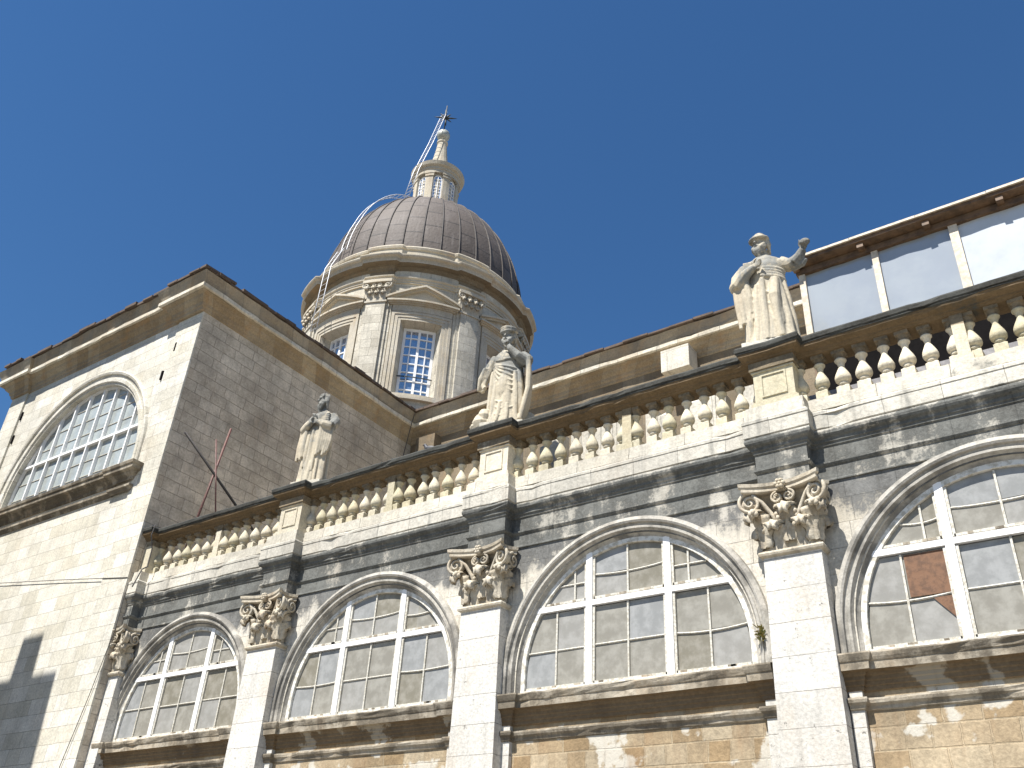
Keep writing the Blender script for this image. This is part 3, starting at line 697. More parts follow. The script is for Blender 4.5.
for k in range(8):
    az = -math.pi/4*k
    # window
    b = MB(); w = WH-.12
    for u, t in ((-w+.05, .06), (-w/2, .025), (0, .055), (w/2, .025), (w-.05, .06)): cbox(b, u-t, u+t, -.5, -.42, ZW0, ZW1-.08, n=1)
    nz = 8
    for i in range(nz+1):
        z = ZW0+.08+(ZW1-.14-ZW0-.08)*i/nz; t = .06 if i in (0, nz) else .022
        cbox(b, -w, w, -.49, -.43, z-t, z+t, n=4)
    cbox(b, -w-.05, w+.05, -.36, -.33, ZW0+1.02, ZW0+1.06, 1, n=4)
    b.xf(cyl(az)); wo = b.build('drum_window', [M['frame'], M['iron']], drum)
    b = MB(); us = [-w+2*w*i/4 for i in range(5)]
    b.grid([[(u, -.47, z) for u in us] for z in (ZW0, ZW1-.05)]); b.xf(cyl(az)); b.build('drum_window_pane', M['skyglass'], drum)
    # surround: moulded architrave
    b = MB()
    for o, a, c in ((.10, 1.10, 1.22), (.07, .96, 1.10), (.045, .835, .96)):
        cbox(b, -c, -a, -.05, o, ZW0-.0, ZW1+a-WH); cbox(b, a, c, -.05, o, ZW0-.0, ZW1+a-WH)
        cbox(b, -c, c, -.05, o, ZW1+a-WH, ZW1+c-WH+.0005, n=10)
    cbox(b, -1.3, 1.3, -.05, .16, ZW0-.24, ZW0-.12, n=10); cbox(b, -1.24, 1.24, -.05, .11, ZW0-.12, ZW0-.001, n=10)
    b.xf(cyl(az)); b.build('drum_window_surround', M['drumtrim'], drum)
    # pediment
    b = MB(); hp = 1.42; zb_, za = 22.62, 23.42
    cbox(b, -1.22, 1.22, -.05, .10, 22.26, 22.56, n=10)
    for j, (o, z0, z1, ex) in enumerate(((.16, 22.56, 22.61, -.1), (.24, 22.61, 22.66, -.03), (.32, 22.66, 22.74, 0))): cbox(b, -hp-ex*0+(-ex), hp+ex, -.05, o, z0, z1, n=12)
    n = 12
    for j, (o, th, dz) in enumerate(((.22, .10, 0.), (.33, .09, .10))):
        rows = []
        for i in range(2*n+1):
            u = -hp-.02+(2*hp+.04)*i/(2*n); z = zb_+.12+(za-zb_-.2)*(1-abs(u)/(hp+.02))+dz*.8
            rows.append([(u, -.05, z), (u, o, z), (u, o, z+th), (u, -.05, z+th)])
        b.grid(rows, 0, False, True); b.add(rows[0], [(0, 1, 2, 3)]); b.add(rows[-1], [(3, 2, 1, 0)])
    rows = [[(-hp+2*hp*i/24, .08, 22.72) for i in range(25)], [(-hp+2*hp*i/24, .08, 22.72+.75*(1-abs(-1+i/12))) for i in range(25)]]
    b.grid(rows)
    b.xf(cyl(az)); b.build('pediment', M['drumtrim'], drum)
    # pilaster with side strips and a capital, between the windows
    b = MB()
    cbox(b, -.66, .66, -.05, .06, 15, 23.75, n=4); cbox(b, -.54, .54, -.05, .12, 15, 23.75, n=4); cbox(b, -.40, .40, -.05, .22, 15, 22.68, n=3)
    cbox(b, -.45, .45, -.05, .27, 22.62, 22.70, n=3)
    b.xf(cyl(az-math.pi/8)); b.build('drum_pilaster', M['drum'], drum)
    b = MB()
    cbox(b, -.40, .40, -.05, .24, 22.70, 23.55, n=3)
    cbox(b, -.58, .58, -.05, .40, 23.56, 23.70, n=6)
    for ux in (-.26, 0, .26): leaf(b, (ux, .24, 0), (0, 1, 0), 22.70, .40, .12, .12)
    for ux in (-.40, -.13, .13, .40): leaf(b, (ux, .25, 0), (0, 1, 0), 22.85, .50, .12, .15)
    for sx in (-1, 1):
        spiral(b, (sx*.45, .34, 23.42), Vector((-1, 0, 0)), .14, 1.5, .035, sx); spiral(b, (sx*.1, .32, 23.45), Vector((-1, 0, 0)), .08, 1.4, .025, sx)
    b.xf(cyl(az-math.pi/8)); b.build('drum_capital', M['drumtrim'], drum)
# drum entablature with breaks above the pilasters
def ringpath(brk, n=288, hwb=.62):
    pts = []
    for i in range(n):
        a = -2*math.pi*i/n
        k = ((a+math.pi/8) % (math.pi/4)); k = min(k, math.pi/4-k)
        r = RD+(brk if k*RD < hwb else 0)
        pts.append((DC[0]+r*math.cos(a), DC[1]+r*math.sin(a)))
    return list(reversed(pts))
mb = MB()
mb.sweep(ringpath(.12), [(-.2, 23.70), (.06, 23.71), (.06, 23.80), (.09, 23.81), (.09, 23.90), (.15, 23.94), (.16, 23.99), (.0, 24.0)], closed=True)
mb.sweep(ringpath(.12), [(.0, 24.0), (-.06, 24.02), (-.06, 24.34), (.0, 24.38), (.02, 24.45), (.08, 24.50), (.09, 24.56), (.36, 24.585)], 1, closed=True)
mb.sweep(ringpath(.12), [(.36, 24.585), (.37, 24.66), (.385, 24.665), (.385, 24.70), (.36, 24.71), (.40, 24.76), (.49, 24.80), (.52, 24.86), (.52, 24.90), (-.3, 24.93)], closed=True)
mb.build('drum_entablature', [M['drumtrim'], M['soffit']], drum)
mb = MB(); mb.sweep(ringpath(.10, hwb=.75), [(-.5, 24.9), (-.03, 24.91), (-.03, 25.55), (.02, 25.58), (.05, 25.68), (.03, 25.74), (-.5, 25.80)], closed=True)
mb.build('attic_ring', M['drumtrim'], drum)

DR, DZ, DH = 4.74, 25.72, 6.05
def dome_p(t):                        # t 0..1 from springing to the lantern
    a = t*math.asin(.965); return DR*math.cos(a), DZ+DH*math.sin(a)
mb = MB(); mb.lathe([dome_p(i/28) for i in range(29)], 144, (DC[0], DC[1], 0), cap=False)
for k in range(36):
    a = 2*math.pi*k/36; pts = []
    for i in range(25):
        r, z = dome_p(i/24); pts.append((DC[0]+(r+.015)*math.cos(a), DC[1]+(r+.015)*math.sin(a), z))
    mb.tube(pts, .035, 6, cap=False)
dome = mb.build('dome', M['lead'], cath)
# lantern
lan = MB(); c = (DC[0], DC[1], 0)
lan.lathe([(1.42, 31.35), (1.45, 31.55), (1.40, 31.68), (1.30, 31.72), (1.28, 31.95), (1.12, 32.0)], 48, c, cap=False, smooth=False)
lan.lathe([(1.04, 31.9), (1.04, 33.95)], 48, c, cap=False)
for k in range(8):
    b = MB(); cbox(b, -.17, .17, -.1, .13, 31.95, 33.75, n=2); cbox(b, -.20, .20, -.1, .17, 33.5, 33.62, n=2); cbox(b, -.22, .22, -.1, .19, 33.66, 33.75, n=2); cbox(b, -.2, .2, -.1, .17, 31.95, 32.08, n=2)
    b.xf(cyl(-math.pi/4*(k+.5), 1.04)); base = len(lan.v); lan.v += b.v; lan.f += [[q+base for q in f] for f in b.f]; lan.m += b.m; lan.sm += b.sm
lan.lathe([(1.05, 33.74), (1.18, 33.75), (1.18, 33.95), (1.22, 33.97), (1.22, 34.1), (1.34, 34.16), (1.38, 34.28), (1.40, 34.34), (1.0, 34.42), (.62, 34.62)], 48, c, cap=False, smooth=False)
lan.lathe([(.72, 34.6), (.72, 34.78), (.64, 34.84), (.50, 35.1), (.40, 35.6), (.31, 36.2), (.25, 36.75), (.30, 36.8), (.30, 36.88), (.20, 36.95), (.15, 37.05)], 16, c, smooth=False)
LZ = lambda p: Vector((p.x, p.y, 31.35+(p.z-31.35)*1.05)) if p.z > 31.35 else p
lan.xf(LZ); lant = lan.build('lantern', M['drumtrim'], cath)
for k in range(8):
    az = -math.pi/4*k
    b = MB(); w = .2
    for u, t in ((-w, .025), (0, .018), (w, .025)): cbox(b, u-t, u+t, -.02, .035, 32.1, 33.4 + (.12 if u == 0 else 0), n=1)
    for i in range(7): cbox(b, -w, w, -.02, .03, 32.12+.21*i-.014, 32.12+.21*i+.014, n=1)
    for i in range(6):
        a0, a1 = math.pi*i/6, math.pi*(i+1)/6
        b.tube([(w*math.cos(a0), .02, 33.38+w*math.sin(a0)), (w*math.cos(a1), .02, 33.38+w*math.sin(a1))], .028, 5, smooth=False)
    b.xf(cyl(az, 1.04)).xf(LZ); b.build('lantern_window', M['frame'], lant)
    b = MB(); q = [(-w, .012, 32.1), (w, .012, 32.1)]+[(w*math.cos(math.pi*i/8), .012, 33.38+w*math.sin(math.pi*i/8)) for i in range(9)]
    b.add(q, [tuple(range(len(q)))]); b.xf(cyl(az, 1.04)).xf(LZ); b.build('lantern_window_pane', M['skyglass'], lant)
b = MB(); b.ell((DC[0], DC[1], 37.4), (.36, .36, .36), 20); b.xf(LZ); b.build('ball', M['ball'], lant)
# finial: iron star and cross on the ball
b = MB(); fc = Vector((DC[0], DC[1], 38.75))
b.tube([(DC[0], DC[1], 37.6), (DC[0], DC[1], 39.65)], .03, 6)
fr_r = Vector((.72, .69, 0))
for q in range(4):
    a = math.pi*q/4+.1
    dv = fr_r*math.cos(a)+Vector((0, 0, math.sin(a)))
    L = .62 if q % 2 == 0 else .42
    b.tube([fc-dv*L, fc-dv*L*.5, fc, fc+dv*L*.5, fc+dv*L], [.01, .045, .05, .045, .01], 6)
b.tube([fc-fr_r.cross(Vector((0, 0, 1)))*.45, fc, fc+fr_r.cross(Vector((0, 0, 1)))*.45], [.012, .05, .012], 6)
b.ell(fc, (.12, .12, .12), 10)
b.xf(LZ); b.build('finial', M['iron'], lant)

# ------------------------------------------------------------------ ladders on the dome
def ladder(name, pts, side, label, w=.2, step=.3):
    mb = MB(); pts = [Vector(p) for p in pts]; s = Vector(side).normalized()
    for k in (-1, 1): mb.tube([p+s*w*k for p in pts], .02, 6)
    # rungs by arc length
    acc = 0
    for a, b_ in zip(pts, pts[1:]):
        L = (b_-a).length; t = (-acc) % step
        while t < L:
            p = a.lerp(b_, t/L); mb.tube([p-s*w, p+s*w], .013, 5); t += step
        acc += L
    o = empty(name, pts[0]); tag(o, label, 'ladder')
    m2 = mb.xf(lambda p: p-pts[0]); m2.build('rails_and_rungs', M['zinc'], o); return o
LAZ = R_(-95); lr = Vector((math.cos(LAZ), math.sin(LAZ), 0)); lt = Vector((-lr.y, lr.x, 0))
def lp(r, z): return (DC[0]+lr.x*r, DC[1]+lr.y*r, z)
pts = [lp(5.6, 21.6), lp(5.55, 23.4), lp(5.5, 24.95), lp(5.05, 26.2)]
for i in range(1, 15):
    r, z = dome_p(i/15); n_ = Vector((r/DR**2, (z-DZ)/DH**2)).normalized(); k = .16+.26*max(0, min(1, (i-5)/7)); pts.append(lp(r+n_.x*k, z+n_.y*k))
ladder('roof_ladder', pts, lt, 'long curved white metal ladder bent over the side of the dome')
ladder('lantern_ladder', [lp(1.85, 31.9), lp(1.50, 33.9), lp(.80, 36.5), lp(.15, 39.3)], lt, 'straight white metal ladder leaning on the lantern up to the finial')

# ------------------------------------------------------------------ statues on the balustrade pedestals
class Robe(MB):
    """draped figure: lofted body; x to the viewer's right, front towards -y, z up"""
    def __init__(s, levels):
        super().__init__(); s.L = levels
    def at(s, z):
        L = s.L
        for a, b in zip(L, L[1:]):
            if a[0] <= z <= b[0]:
                t = (z-a[0])/(b[0]-a[0]); t2 = t*t*(3-2*t); return [a[k]+(b[k]-a[k])*t2 for k in range(5)]
        return list(L[0] if z < L[0][0] else L[-1])
    def S(s, th, z, k=1.0):
        _, cx, cy, rx, ry = s.at(z); return Vector((cx+rx*k*math.sin(th), cy-ry*k*math.cos(th), z))
    def body(s, fold=.06, seed=0):
        z0, z1 = s.L[0][0], s.L[-1][0]; rows = []; N = 72; n = 60; rg = random.Random(seed); ph = [rg.uniform(0, 6.28) for _ in range(4)]
        for i in range(n+1):
            z = z0+(z1-z0)*i/n; f = fold*max(0, min(1, (1.35-z)/.6)); row = []
            for j in range(N):
                th = 2*math.pi*j/N
                k = 1+f*(abs(math.sin(3.5*th+ph[0]+z*.5))**.55*1.1+abs(math.sin(5*th+ph[1]-z*.8))**.6*.7-1.0)
                row.append(s.S(th, z, k))
            rows.append(row)
        s.grid(rows, 0, True, True); s.add(rows[0], [tuple(reversed(range(N)))]); s.add(rows[-1], [tuple(range(N))])
    def fold(s, a, b, r=.03, bow=0., k=1.0, n=12):
        """ridge of cloth from (theta, z) to (theta, z)"""
        pts = []; rad = []
        for i in range(n+1):
            t = i/n; th = a[0]+(b[0]-a[0])*t; z = a[1]+(b[1]-a[1])*t-bow*4*t*(1-t)
            pts.append(s.S(th, z, k)); rad.append(r*(.45+.55*math.sin(math.pi*(.12+.8*t))))
        s.tube(pts, rad, 8)
    def hand(s, p, d, n, size=.19, curl=.6):
        p = Vector(p); d = Vector(d).normalized(); n = Vector(n).normalized(); w = d.cross(n).normalized(); n = w.cross(d)
        R3 = Matrix((w, d, n)).transposed().to_4x4()
        s.ell(p+d*size*.25, (size*.24, size*.30, size*.13), 10, M=R3)
        for i, L in enumerate((.42, .48, .46, .36)):
            b = p+d*size*.42+w*size*(-.17+.115*i); pts = [b]; dd = d.copy()
            for q in range(3):
                dd = (Matrix.Rotation(curl, 3, w) @ dd); pts.append(pts[-1]+dd*size*L*.36)
            s.tube(pts, [.016, .015, .014, .011], 6)
        b = p+d*size*.15-w*size*.2; s.tube([b, b+(d*.6-w*.6+n*.2)*size*.3, b+(d*1.1-w*.5+n*.5)*size*.42], [.018, .016, .012], 6)
    def head(s, c, yaw=0., pitch=0., beard=.14, hat=None, sc=1.0):
        c = Vector(c); Mx = Matrix.Rotation(yaw, 4, 'Z') @ Matrix.Rotation(pitch, 4, 'X')
        def P(x, y, z): return c+(Mx @ Vector((x*sc, y*sc, z*sc)))
        def E(p, r): s.ell(P(*p), tuple(q*sc for q in r), 14, M=Mx)
        E((0, .012, .02), (.088, .108, .118)); E((0, -.03, -.05), (.068, .07, .085))
        E((0, -.09, .038), (.066, .026, .018))                       # brow
        s.tube([P(0, -.098, .03), P(0, -.118, -.005), P(0, -.128, -.022)], [.012*sc, .016*sc, .02*sc], 8)   # nose
        for k in (-1, 1):
            E((k*.034, -.078, .010), (.017, .014, .011)); E((k*.045, -.066, -.028), (.03, .026, .028)); E((k*.092, .012, .0), (.014, .026, .036))
            s.tube([P(k*.006, -.108, -.052), P(k*.04, -.095, -.066), P(k*.058, -.07, -.10)], [.014*sc, .015*sc, .012*sc], 6)  # moustache
            for q in range(3):
                s.tube([P(k*.085, -.0-.02*q, -.03), P(k*(.075-.012*q), -.05-.02*q, -.09), P(k*(.05-.014*q), -.07-.015*q, -.09-beard*.6)], [.024*sc, .03*sc, .014*sc], 7)
            for q in range(5):
                a = q/4; s.tube([P(k*.03, .06, .11), P(k*.088, .06-.03*a, .06), P(k*.1, .055-.03*a, -.03), P(k*.085, .06, -.09-.02*q)], [.028*sc]*3+[.018*sc], 7)
        E((0, -.092, -.075), (.026, .012, .009))
        s.tube([P(0, -.085, -.09), P(0, -.088, -.13), P(.01, -.078, -.11-beard)], [.045*sc, .048*sc, .018*sc], 9)
        if hat == 'cap':
            E((0, .0, .075), (.108, .122, .052)); E((.01, .01, .115), (.075, .085, .05)); s.tube([P(.112*math.cos(t), .125*math.sin(t), .062+.01*math.sin(t)) for t in [2*math.pi*i/18 for i in range(19)]], .022*sc, 7)
        elif hat == 'turban':
            E((0, .02, .11), (.115, .125, .045)); E((-.01, .03, .145), (.085, .095, .04))
            for q in range(4): s.tube([P(.118*math.cos(t), .012+.128*math.sin(t), .092+.012*q+.022*math.sin(t+q*1.6)) for t in [2*math.pi*i/18 for i in range(19)]], .022*sc, 7)
        else:
            E((0, .02, .085), (.092, .108, .055))
            for q in range(8):
                a = q*.8; s.tube([P(.02*math.cos(a), .02, .135), P(.07*math.cos(a), .02+.085*math.sin(a), .11), P(.095*math.cos(a), .015+.11*math.sin(a), .05)], [.02*sc, .028*sc, .022*sc], 6)
    def finish(s, name, mat, parent, voxel=.011):
        o = s.build(name, mat, None, weld=False)
        md = o.modifiers.new('remesh', 'REMESH'); md.mode = 'VOXEL'; md.voxel_size = voxel; md.use_smooth_shade = True
        m2 = o.modifiers.new('smooth', 'SMOOTH'); m2.factor = .3; m2.iterations = 1
        dg = bpy.context.evaluated_depsgraph_get(); me = bpy.data.meshes.new_from_object(o.evaluated_get(dg))
        old = o.data; o.modifiers.clear(); o.data = me; bpy.data.meshes.remove(old); me.name = name
        me.materials.clear(); me.materials.append(mat)
        for p in me.polygons: p.use_smooth = True
        o.parent = parent; return o

def base_block(parent, w, d, h, extra=None):
    mb = MB(); mb.box(-w, w, -d, d, 0, h); mb.box(-w+.02, w-.02, -d+.02, d-.02, h, h+.015)
    return mb.build('base', M['plinth'], parent)
SY = 12.16
# right statue: capped bearded man, book arm across the belly, the other arm raised sideways
st = empty('statue', (PX[3]-.02, SY, 8.478)); st.rotation_euler.z = R_(10); st.scale = (1.1, 1.1, 1.11)
tag(st, 'stone statue of a capped bearded man raising one arm beside the glazed shelter', 'statue', 'statues standing on the balustrade')
base_block(st, .40, .26, .09)
f = Robe([(.08, 0, 0, .37, .24), (.35, 0, 0, .345, .23), (.75, -.01, 0, .32, .215), (1.1, -.01, 0, .295, .20), (1.3, -.01, 0, .27, .19), (1.5, -.005, .005, .295, .19), (1.64, 0, .02, .28, .165), (1.72, 0, .02, .17, .12), (1.78, 0, .01, .085, .085), (1.88, 0, 0, .075, .08)])
f.body(.2, 3)
f.head((-.015, -.03, 2.0), R_(-22), R_(8), .13, 'cap', 1.2)
# shoulders and arms
f.tube([(-.27, .02, 1.60), (-.40, .0, 1.42), (-.42, -.06, 1.22)], [.11, .115, .11], 10)
f.tube([(-.42, -.06, 1.22), (-.36, -.17, 1.20), (-.24, -.24, 1.32), (-.10, -.27, 1.41)], [.13, .115, .085, .05], 10)
f.hand((-.12, -.27, 1.40), (1, -.1, .45), (0, -1, 0), .2, .35)
f.box(-.27, -.13, -.25, -.19, 1.38, 1.54)                              # book held to the chest
f.tube([(.25, .03, 1.60), (.37, .02, 1.52), (.46, -.02, 1.52)], [.115, .11, .10], 10)
f.tube([(.46, -.02, 1.52), (.55, -.06, 1.58), (.61, -.09, 1.67)], [.10, .08, .06], 10)
f.tube([(.34, .03, 1.50), (.44, .02, 1.46), (.58, -.03, 1.46), (.64, -.05, 1.52)], [.07, .06, .05, .03], 8)
f.hand((.60, -.09, 1.66), (.5, -.2, .75), (-.3, -.9, 0), .24, .9); f.ell((.66, -.15, 1.76), (.085, .06, .06), 10)
# sash round the waist
for q in range(4): f.fold((-.1+.05*q, 1.32+.045*q-.04), (1.7, 1.22+.06*q), .048, .03, 1.04)
for q in range(3): f.fold((-1.3, 1.62), (-.1, 1.52-.05*q), .03, .05, 1.03)
# hanging mantle from the bent arm and long folds
for k in range(4): f.tube([(-.44+.06*k, -.10-.03*k, 1.22), (-.42+.065*k, -.12-.025*k, .9), (-.40+.06*k, -.13-.02*k, .42+.07*k)], [.05, .055, .03], 8)
for th, z0, z1, r in ((-.85, 1.1, .1, .06), (-.42, 1.12, .09, .055), (-.05, 1.22, .09, .06), (.62, 1.2, .35, .055), (1.0, 1.2, .1, .065), (1.5, 1.2, .1, .06)): f.fold((th*.8, z0), (th*1.05, z1), r, 0, 1.02)
for a, b, w_ in (((-.1, 1.02), (.7, .9), .05), ((.0, .78), (.8, .72), .07), ((.1, .5), (.75, .36), .06)): f.fold(a, b, .026, w_, 1.03)
f.tube([(.16, -.17, 1.18), (.14, -.22, .85), (.15, -.2, .5), (.18, -.19, .12)], [.07, .085, .07, .06], 10)
f.finish('figure', M['statue'], st)

# middle statue: turbaned bearded man, hand at his chin
st = empty('statue', (PX[2]+.03, SY, 8.478)); st.rotation_euler.z = R_(20); st.scale = (1.03, 1.03, 1.07)
tag(st, 'pale stone statue of a turbaned man, hand at beard, before the dome', 'statue', 'statues standing on the balustrade')
base_block(st, .40, .27, .08)
f = Robe([(.07, 0, 0, .38, .26), (.35, .01, 0, .33, .235), (.75, .01, 0, .32, .23), (1.1, .0, .0, .31, .22), (1.32, .0, 0, .285, .20), (1.5, .01, .005, .29, .19), (1.62, .01, .02, .265, .165), (1.70, .0, .02, .17, .12), (1.76, 0, .0, .085, .085), (1.86, -.01, -.02, .075, .08)])
f.body(.14, 5)
f.head((-.02, -.06, 1.985), R_(-14), R_(8), .12, 'turban', 1.22)
f.tube([(.25, .02, 1.58), (.37, -.02, 1.46), (.38, -.12, 1.36)], [.115, .12, .12], 10)
f.tube([(.38, -.12, 1.36), (.24, -.24, 1.44), (.09, -.25, 1.60), (.04, -.22, 1.68)], [.12, .09, .065, .05], 10)
f.hand((.05, -.23, 1.66), (-.25, .2, .9), (-.4, -.8, .2), .19, .8)
for q in range(3): f.tube([(.30, -.05, 1.30+.08*q), (.26, -.19, 1.36+.07*q), (.12, -.25, 1.50+.05*q)], .025, 7)
f.tube([(-.25, .02, 1.57), (-.36, -.0, 1.35), (-.43, -.06, 1.08)], [.11, .105, .09], 10)
f.tube([(-.43, -.06, 1.08), (-.44, -.10, .92), (-.40, -.12, .86)], [.085, .06, .045], 8); f.hand((-.41, -.12, .9), (.1, -.1, -1), (-1, -.2, 0), .18, .5)
for k in range(4): f.tube([(-.34-.03*k, -.07-.02*k, 1.30), (-.42-.025*k, -.09-.02*k, 1.05), (-.47-.02*k, -.08-.015*k, .82)], [.03, .045, .025], 7)
for q in range(5): f.fold((-1.0+.08*q, 1.36-.03*q*q*.5), (1.0-.1*q, 1.20-.09*q), .024, .02+.02*q, 1.03)
for q in range(5): f.fold((-.9, 1.45+.03*q), (.75, 1.55-.02*q), .022, .09, 1.04)
for th, z0, z1, r in ((-1.15, 1.2, .1, .06), (-.7, .95, .1, .05), (.75, 1.15, .1, .06), (1.1, 1.2, .08, .07), (-.25, .5, .08, .045), (.25, .45, .08, .045)): f.fold((th*.85, z0), (th, z1), r, 0, 1.02)
for a, b, w_ in (((-.8, .62), (.3, .5), .06), ((-.6, .44), (.55, .40), .07), ((-.75, .33), (.2, .2), .04), ((-.3, .9), (.8, .7), .05)): f.fold(a, b, .02, w_, 1.03)
f.ell((-.02, -.19, .85), (.12, .085, .30), 12)
for k in range(6): f.tube([(.36+.015*k, .06-.05*k, 1.42), (.42+.008*k, .05-.05*k, 1.0), (.40+.012*k, .03-.045*k, .55+.04*k), (.33, .0-.04*k, .12)], [.05, .06, .06, .045], 8)
for p, r in (((-.42, -.1, .16), (.18, .16, .18)), ((-.52, -.04, .1), (.14, .14, .12)), ((-.36, -.16, .28), (.12, .1, .14)), ((.42, .12, .2), (.14, .12, .24)), ((.5, .16, .14), (.12, .1, .18))): f.ell(p, r, 9)
f.finish('figure', M['statue'], st)

# left statue: cloaked bearded man with folded hands
st = empty('statue', (PX[1]+.2, SY, 8.478)); st.rotation_euler.z = R_(14); st.scale = (.95, .95, 1.12)
tag(st, 'grey caped stone statue of a bareheaded bearded man against the shaded transept wall', 'statue', 'statues standing on the balustrade')
base_block(st, .38, .26, .08)
f = Robe([(.07, 0, 0, .34, .24), (.4, 0, 0, .32, .225), (.8, 0, 0, .31, .215), (1.15, .0, .0, .31, .21), (1.35, .0, 0, .31, .20), (1.5, .0, .005, .31, .195), (1.62, .0, .02, .27, .17), (1.70, .0, .02, .17, .125), (1.77, 0, .0, .085, .085), (1.87, -.01, -.02, .075, .08)])
f.body(.2, 8)
f.head((-.02, -.06, 1.95), R_(-40), R_(4), .15, None, 1.18)
f.tube([(-.24, .02, 1.58), (-.36, -.04, 1.40), (-.36, -.16, 1.24)], [.11, .11, .105], 10)
f.tube([(-.36, -.16, 1.24), (-.2, -.26, 1.32), (-.05, -.27, 1.42)], [.105, .08, .05], 10); f.hand((-.06, -.27, 1.41), (.8, -.1, .5), (0, -1, 0), .19, .5)
f.tube([(.25, .02, 1.58), (.37, -.02, 1.42), (.36, -.14, 1.28)], [.12, .125, .12], 10)
f.tube([(.36, -.14, 1.28), (.2, -.26, 1.30), (.03, -.28, 1.38)], [.11, .085, .05], 10); f.hand((.04, -.28, 1.37), (-.8, -.1, .4), (0, -1, 0), .19, .5)
for q in range(5): f.tube([(-.24+.02*q, -.1, 1.66-.02*q), (.0, -.2-.01*q, 1.55-.03*q), (.26, -.13, 1.60-.05*q)], .026, 7)
for q in range(6): f.tube([(.37-.04*q, -.1-.03*q, 1.25), (.38-.042*q, -.12-.025*q, .95), (.35-.04*q, -.14-.02*q, .72-.05*(q % 3))], [.05, .055, .035], 8)
for q in range(4): f.tube([(-.38+.05*q, -.16-.02*q, 1.2), (-.41+.055*q, -.15-.02*q, .85), (-.42+.06*q, -.14-.02*q, .58+.05*(q % 2))], [.05, .055, .04], 8)
for th, z0, z1, r in ((-.5, 1.2, .4, .05), (-.15, 1.25, .35, .05), (.25, 1.2, .3, .045), (-.8, .6, .08, .04), (-.3, .5, .08, .04), (.1, .5, .08, .045), (.55, .7, .08, .04), (1.1, 1.1, .08, .045)): f.fold((th, z0), (th*1.05, z1), r, 0, 1.04)
f.finish('figure', M['statue1'] if 'statue1' in M else M['statue'], st)

# ------------------------------------------------------------------ glazed shelter on the aisle roof
YS = 13.6; sh = empty('roof_shelter', (-3.6, YS, 8.0)); tag(sh, 'brown timber rooftop shelter glazed with clear and white plastic sheets behind the balustrade', 'shelter')
def part(mb, name, mat, parent, origin):
    o = mb.xf(lambda p: p-Vector(origin)).build(name, mat, parent); return o
O = (-3.6, YS, 8.0)
ZP0, ZP1 = 9.35, 10.93
xs = [-3.66, -2.37, -1.08, .75, 2.6]
for i, x in enumerate(xs):
    mb = MB(); w = .055 if i in (0, 1) else .07; mb.box(x-w, x+w, YS-.05, YS+.06, 9.2, ZP1); part(mb, 'post', M['cream'], sh, O)
for i in range(4):
    mb = MB(); a, b = xs[i]+.05, xs[i+1]-.05; n = 10
    rows = [[(a+(b-a)*k/n, YS+.01+.006*math.sin(k*1.3+j+i), ZP0+(ZP1-ZP0)*j/6) for k in range(n+1)] for j in range(7)]
    mb.grid(rows, 0, True); part(mb, 'plastic_sheet', M['sheet' if i < 2 else 'sheet2'], sh, O)
mb = MB(); mb.box(-3.75, 2.7, YS-.07, YS+.04, ZP1, ZP1+.12); part(mb, 'top_rail', M['wood'], sh, O)
mb = MB(); mb.box(-3.7, 2.65, YS-.06, YS+.05, ZP0-.08, ZP0); part(mb, 'bottom_rail', M['cream'], sh, O)
mb = MB(); mb.box(-3.6, 2.64, YS, YS+.05, 7.95, ZP0-.08); part(mb, 'void_shade_panel', M['black'], sh, O)  # black sheet added so the open gap below the glazing stays dark
mb = MB(); mb.box(-3.9, 2.7, YS-.12, YS-.02, 7.3, 8.35); part(mb, 'curb', M['grey'], sh, O)
mb = MB()
rows = [[(x, YS-.24, 11.09), (x, YS-.06, 11.06), (x, YS+3.5, 10.95), (x, YS+3.5, 11.03), (x, YS-.24, 11.19)] for x in (-3.78, 2.8)]
mb.grid(rows, 0, False, True); mb.add(rows[0], [(0, 1, 2, 3, 4)]); mb.add(rows[1], [(4, 3, 2, 1, 0)]); roof = part(mb, 'roof', M['wood'], sh, O)
mb = MB()
for k in range(6):
    a = -3.82+k*1.12; mb.box(a, a+1.13, YS-.28, YS-.243, 11.155+.004*(k % 2), 11.20+.004*(k % 2))
part(mb, 'metal_edge', M['cream'], roof, O)
for x in (-3.72, -2.55, -1.45, -.3, .9):
    mb = MB(); mb.box(x-.055, x+.055, YS-.21, YS-.075, 10.985, 11.075); part(mb, 'rafter_end', M['wood'], roof, O)
mb = MB(); mb.box(-3.70, -3.62, YS+.065, YS+3.3, 8.4, 10.94); part(mb, 'end_wall', M['wood'], sh, O)

# ------------------------------------------------------------------ crossed scaffold poles against the transept
po = empty('crossed_poles', (-18.9, 13.0, 8.0)); tag(po, 'three crossed rusty steel poles standing on the aisle roof against the transept wall', 'scaffold poles')
O = (-18.9, 13.0, 8.0)
def pole(a, b, r, mat, x):
    mb = MB(); a = Vector((x, *a)); b = Vector((x+.05, *b)); d = (b-a); b2 = a+d*((a.z-7.7)/(a.z-b.z))
    mb.tube([a, b2], r, 8); part(mb, 'pole', M[mat], po, O)
pole((11.78, 10.99), (13.63, 9.82), .034, 'dark', -18.9)
pole((13.13, 11.77), (12.78, 9.17), .03, 'red', -18.98)
pole((12.68, 11.19), (13.14, 9.34), .02, 'red', -18.85)

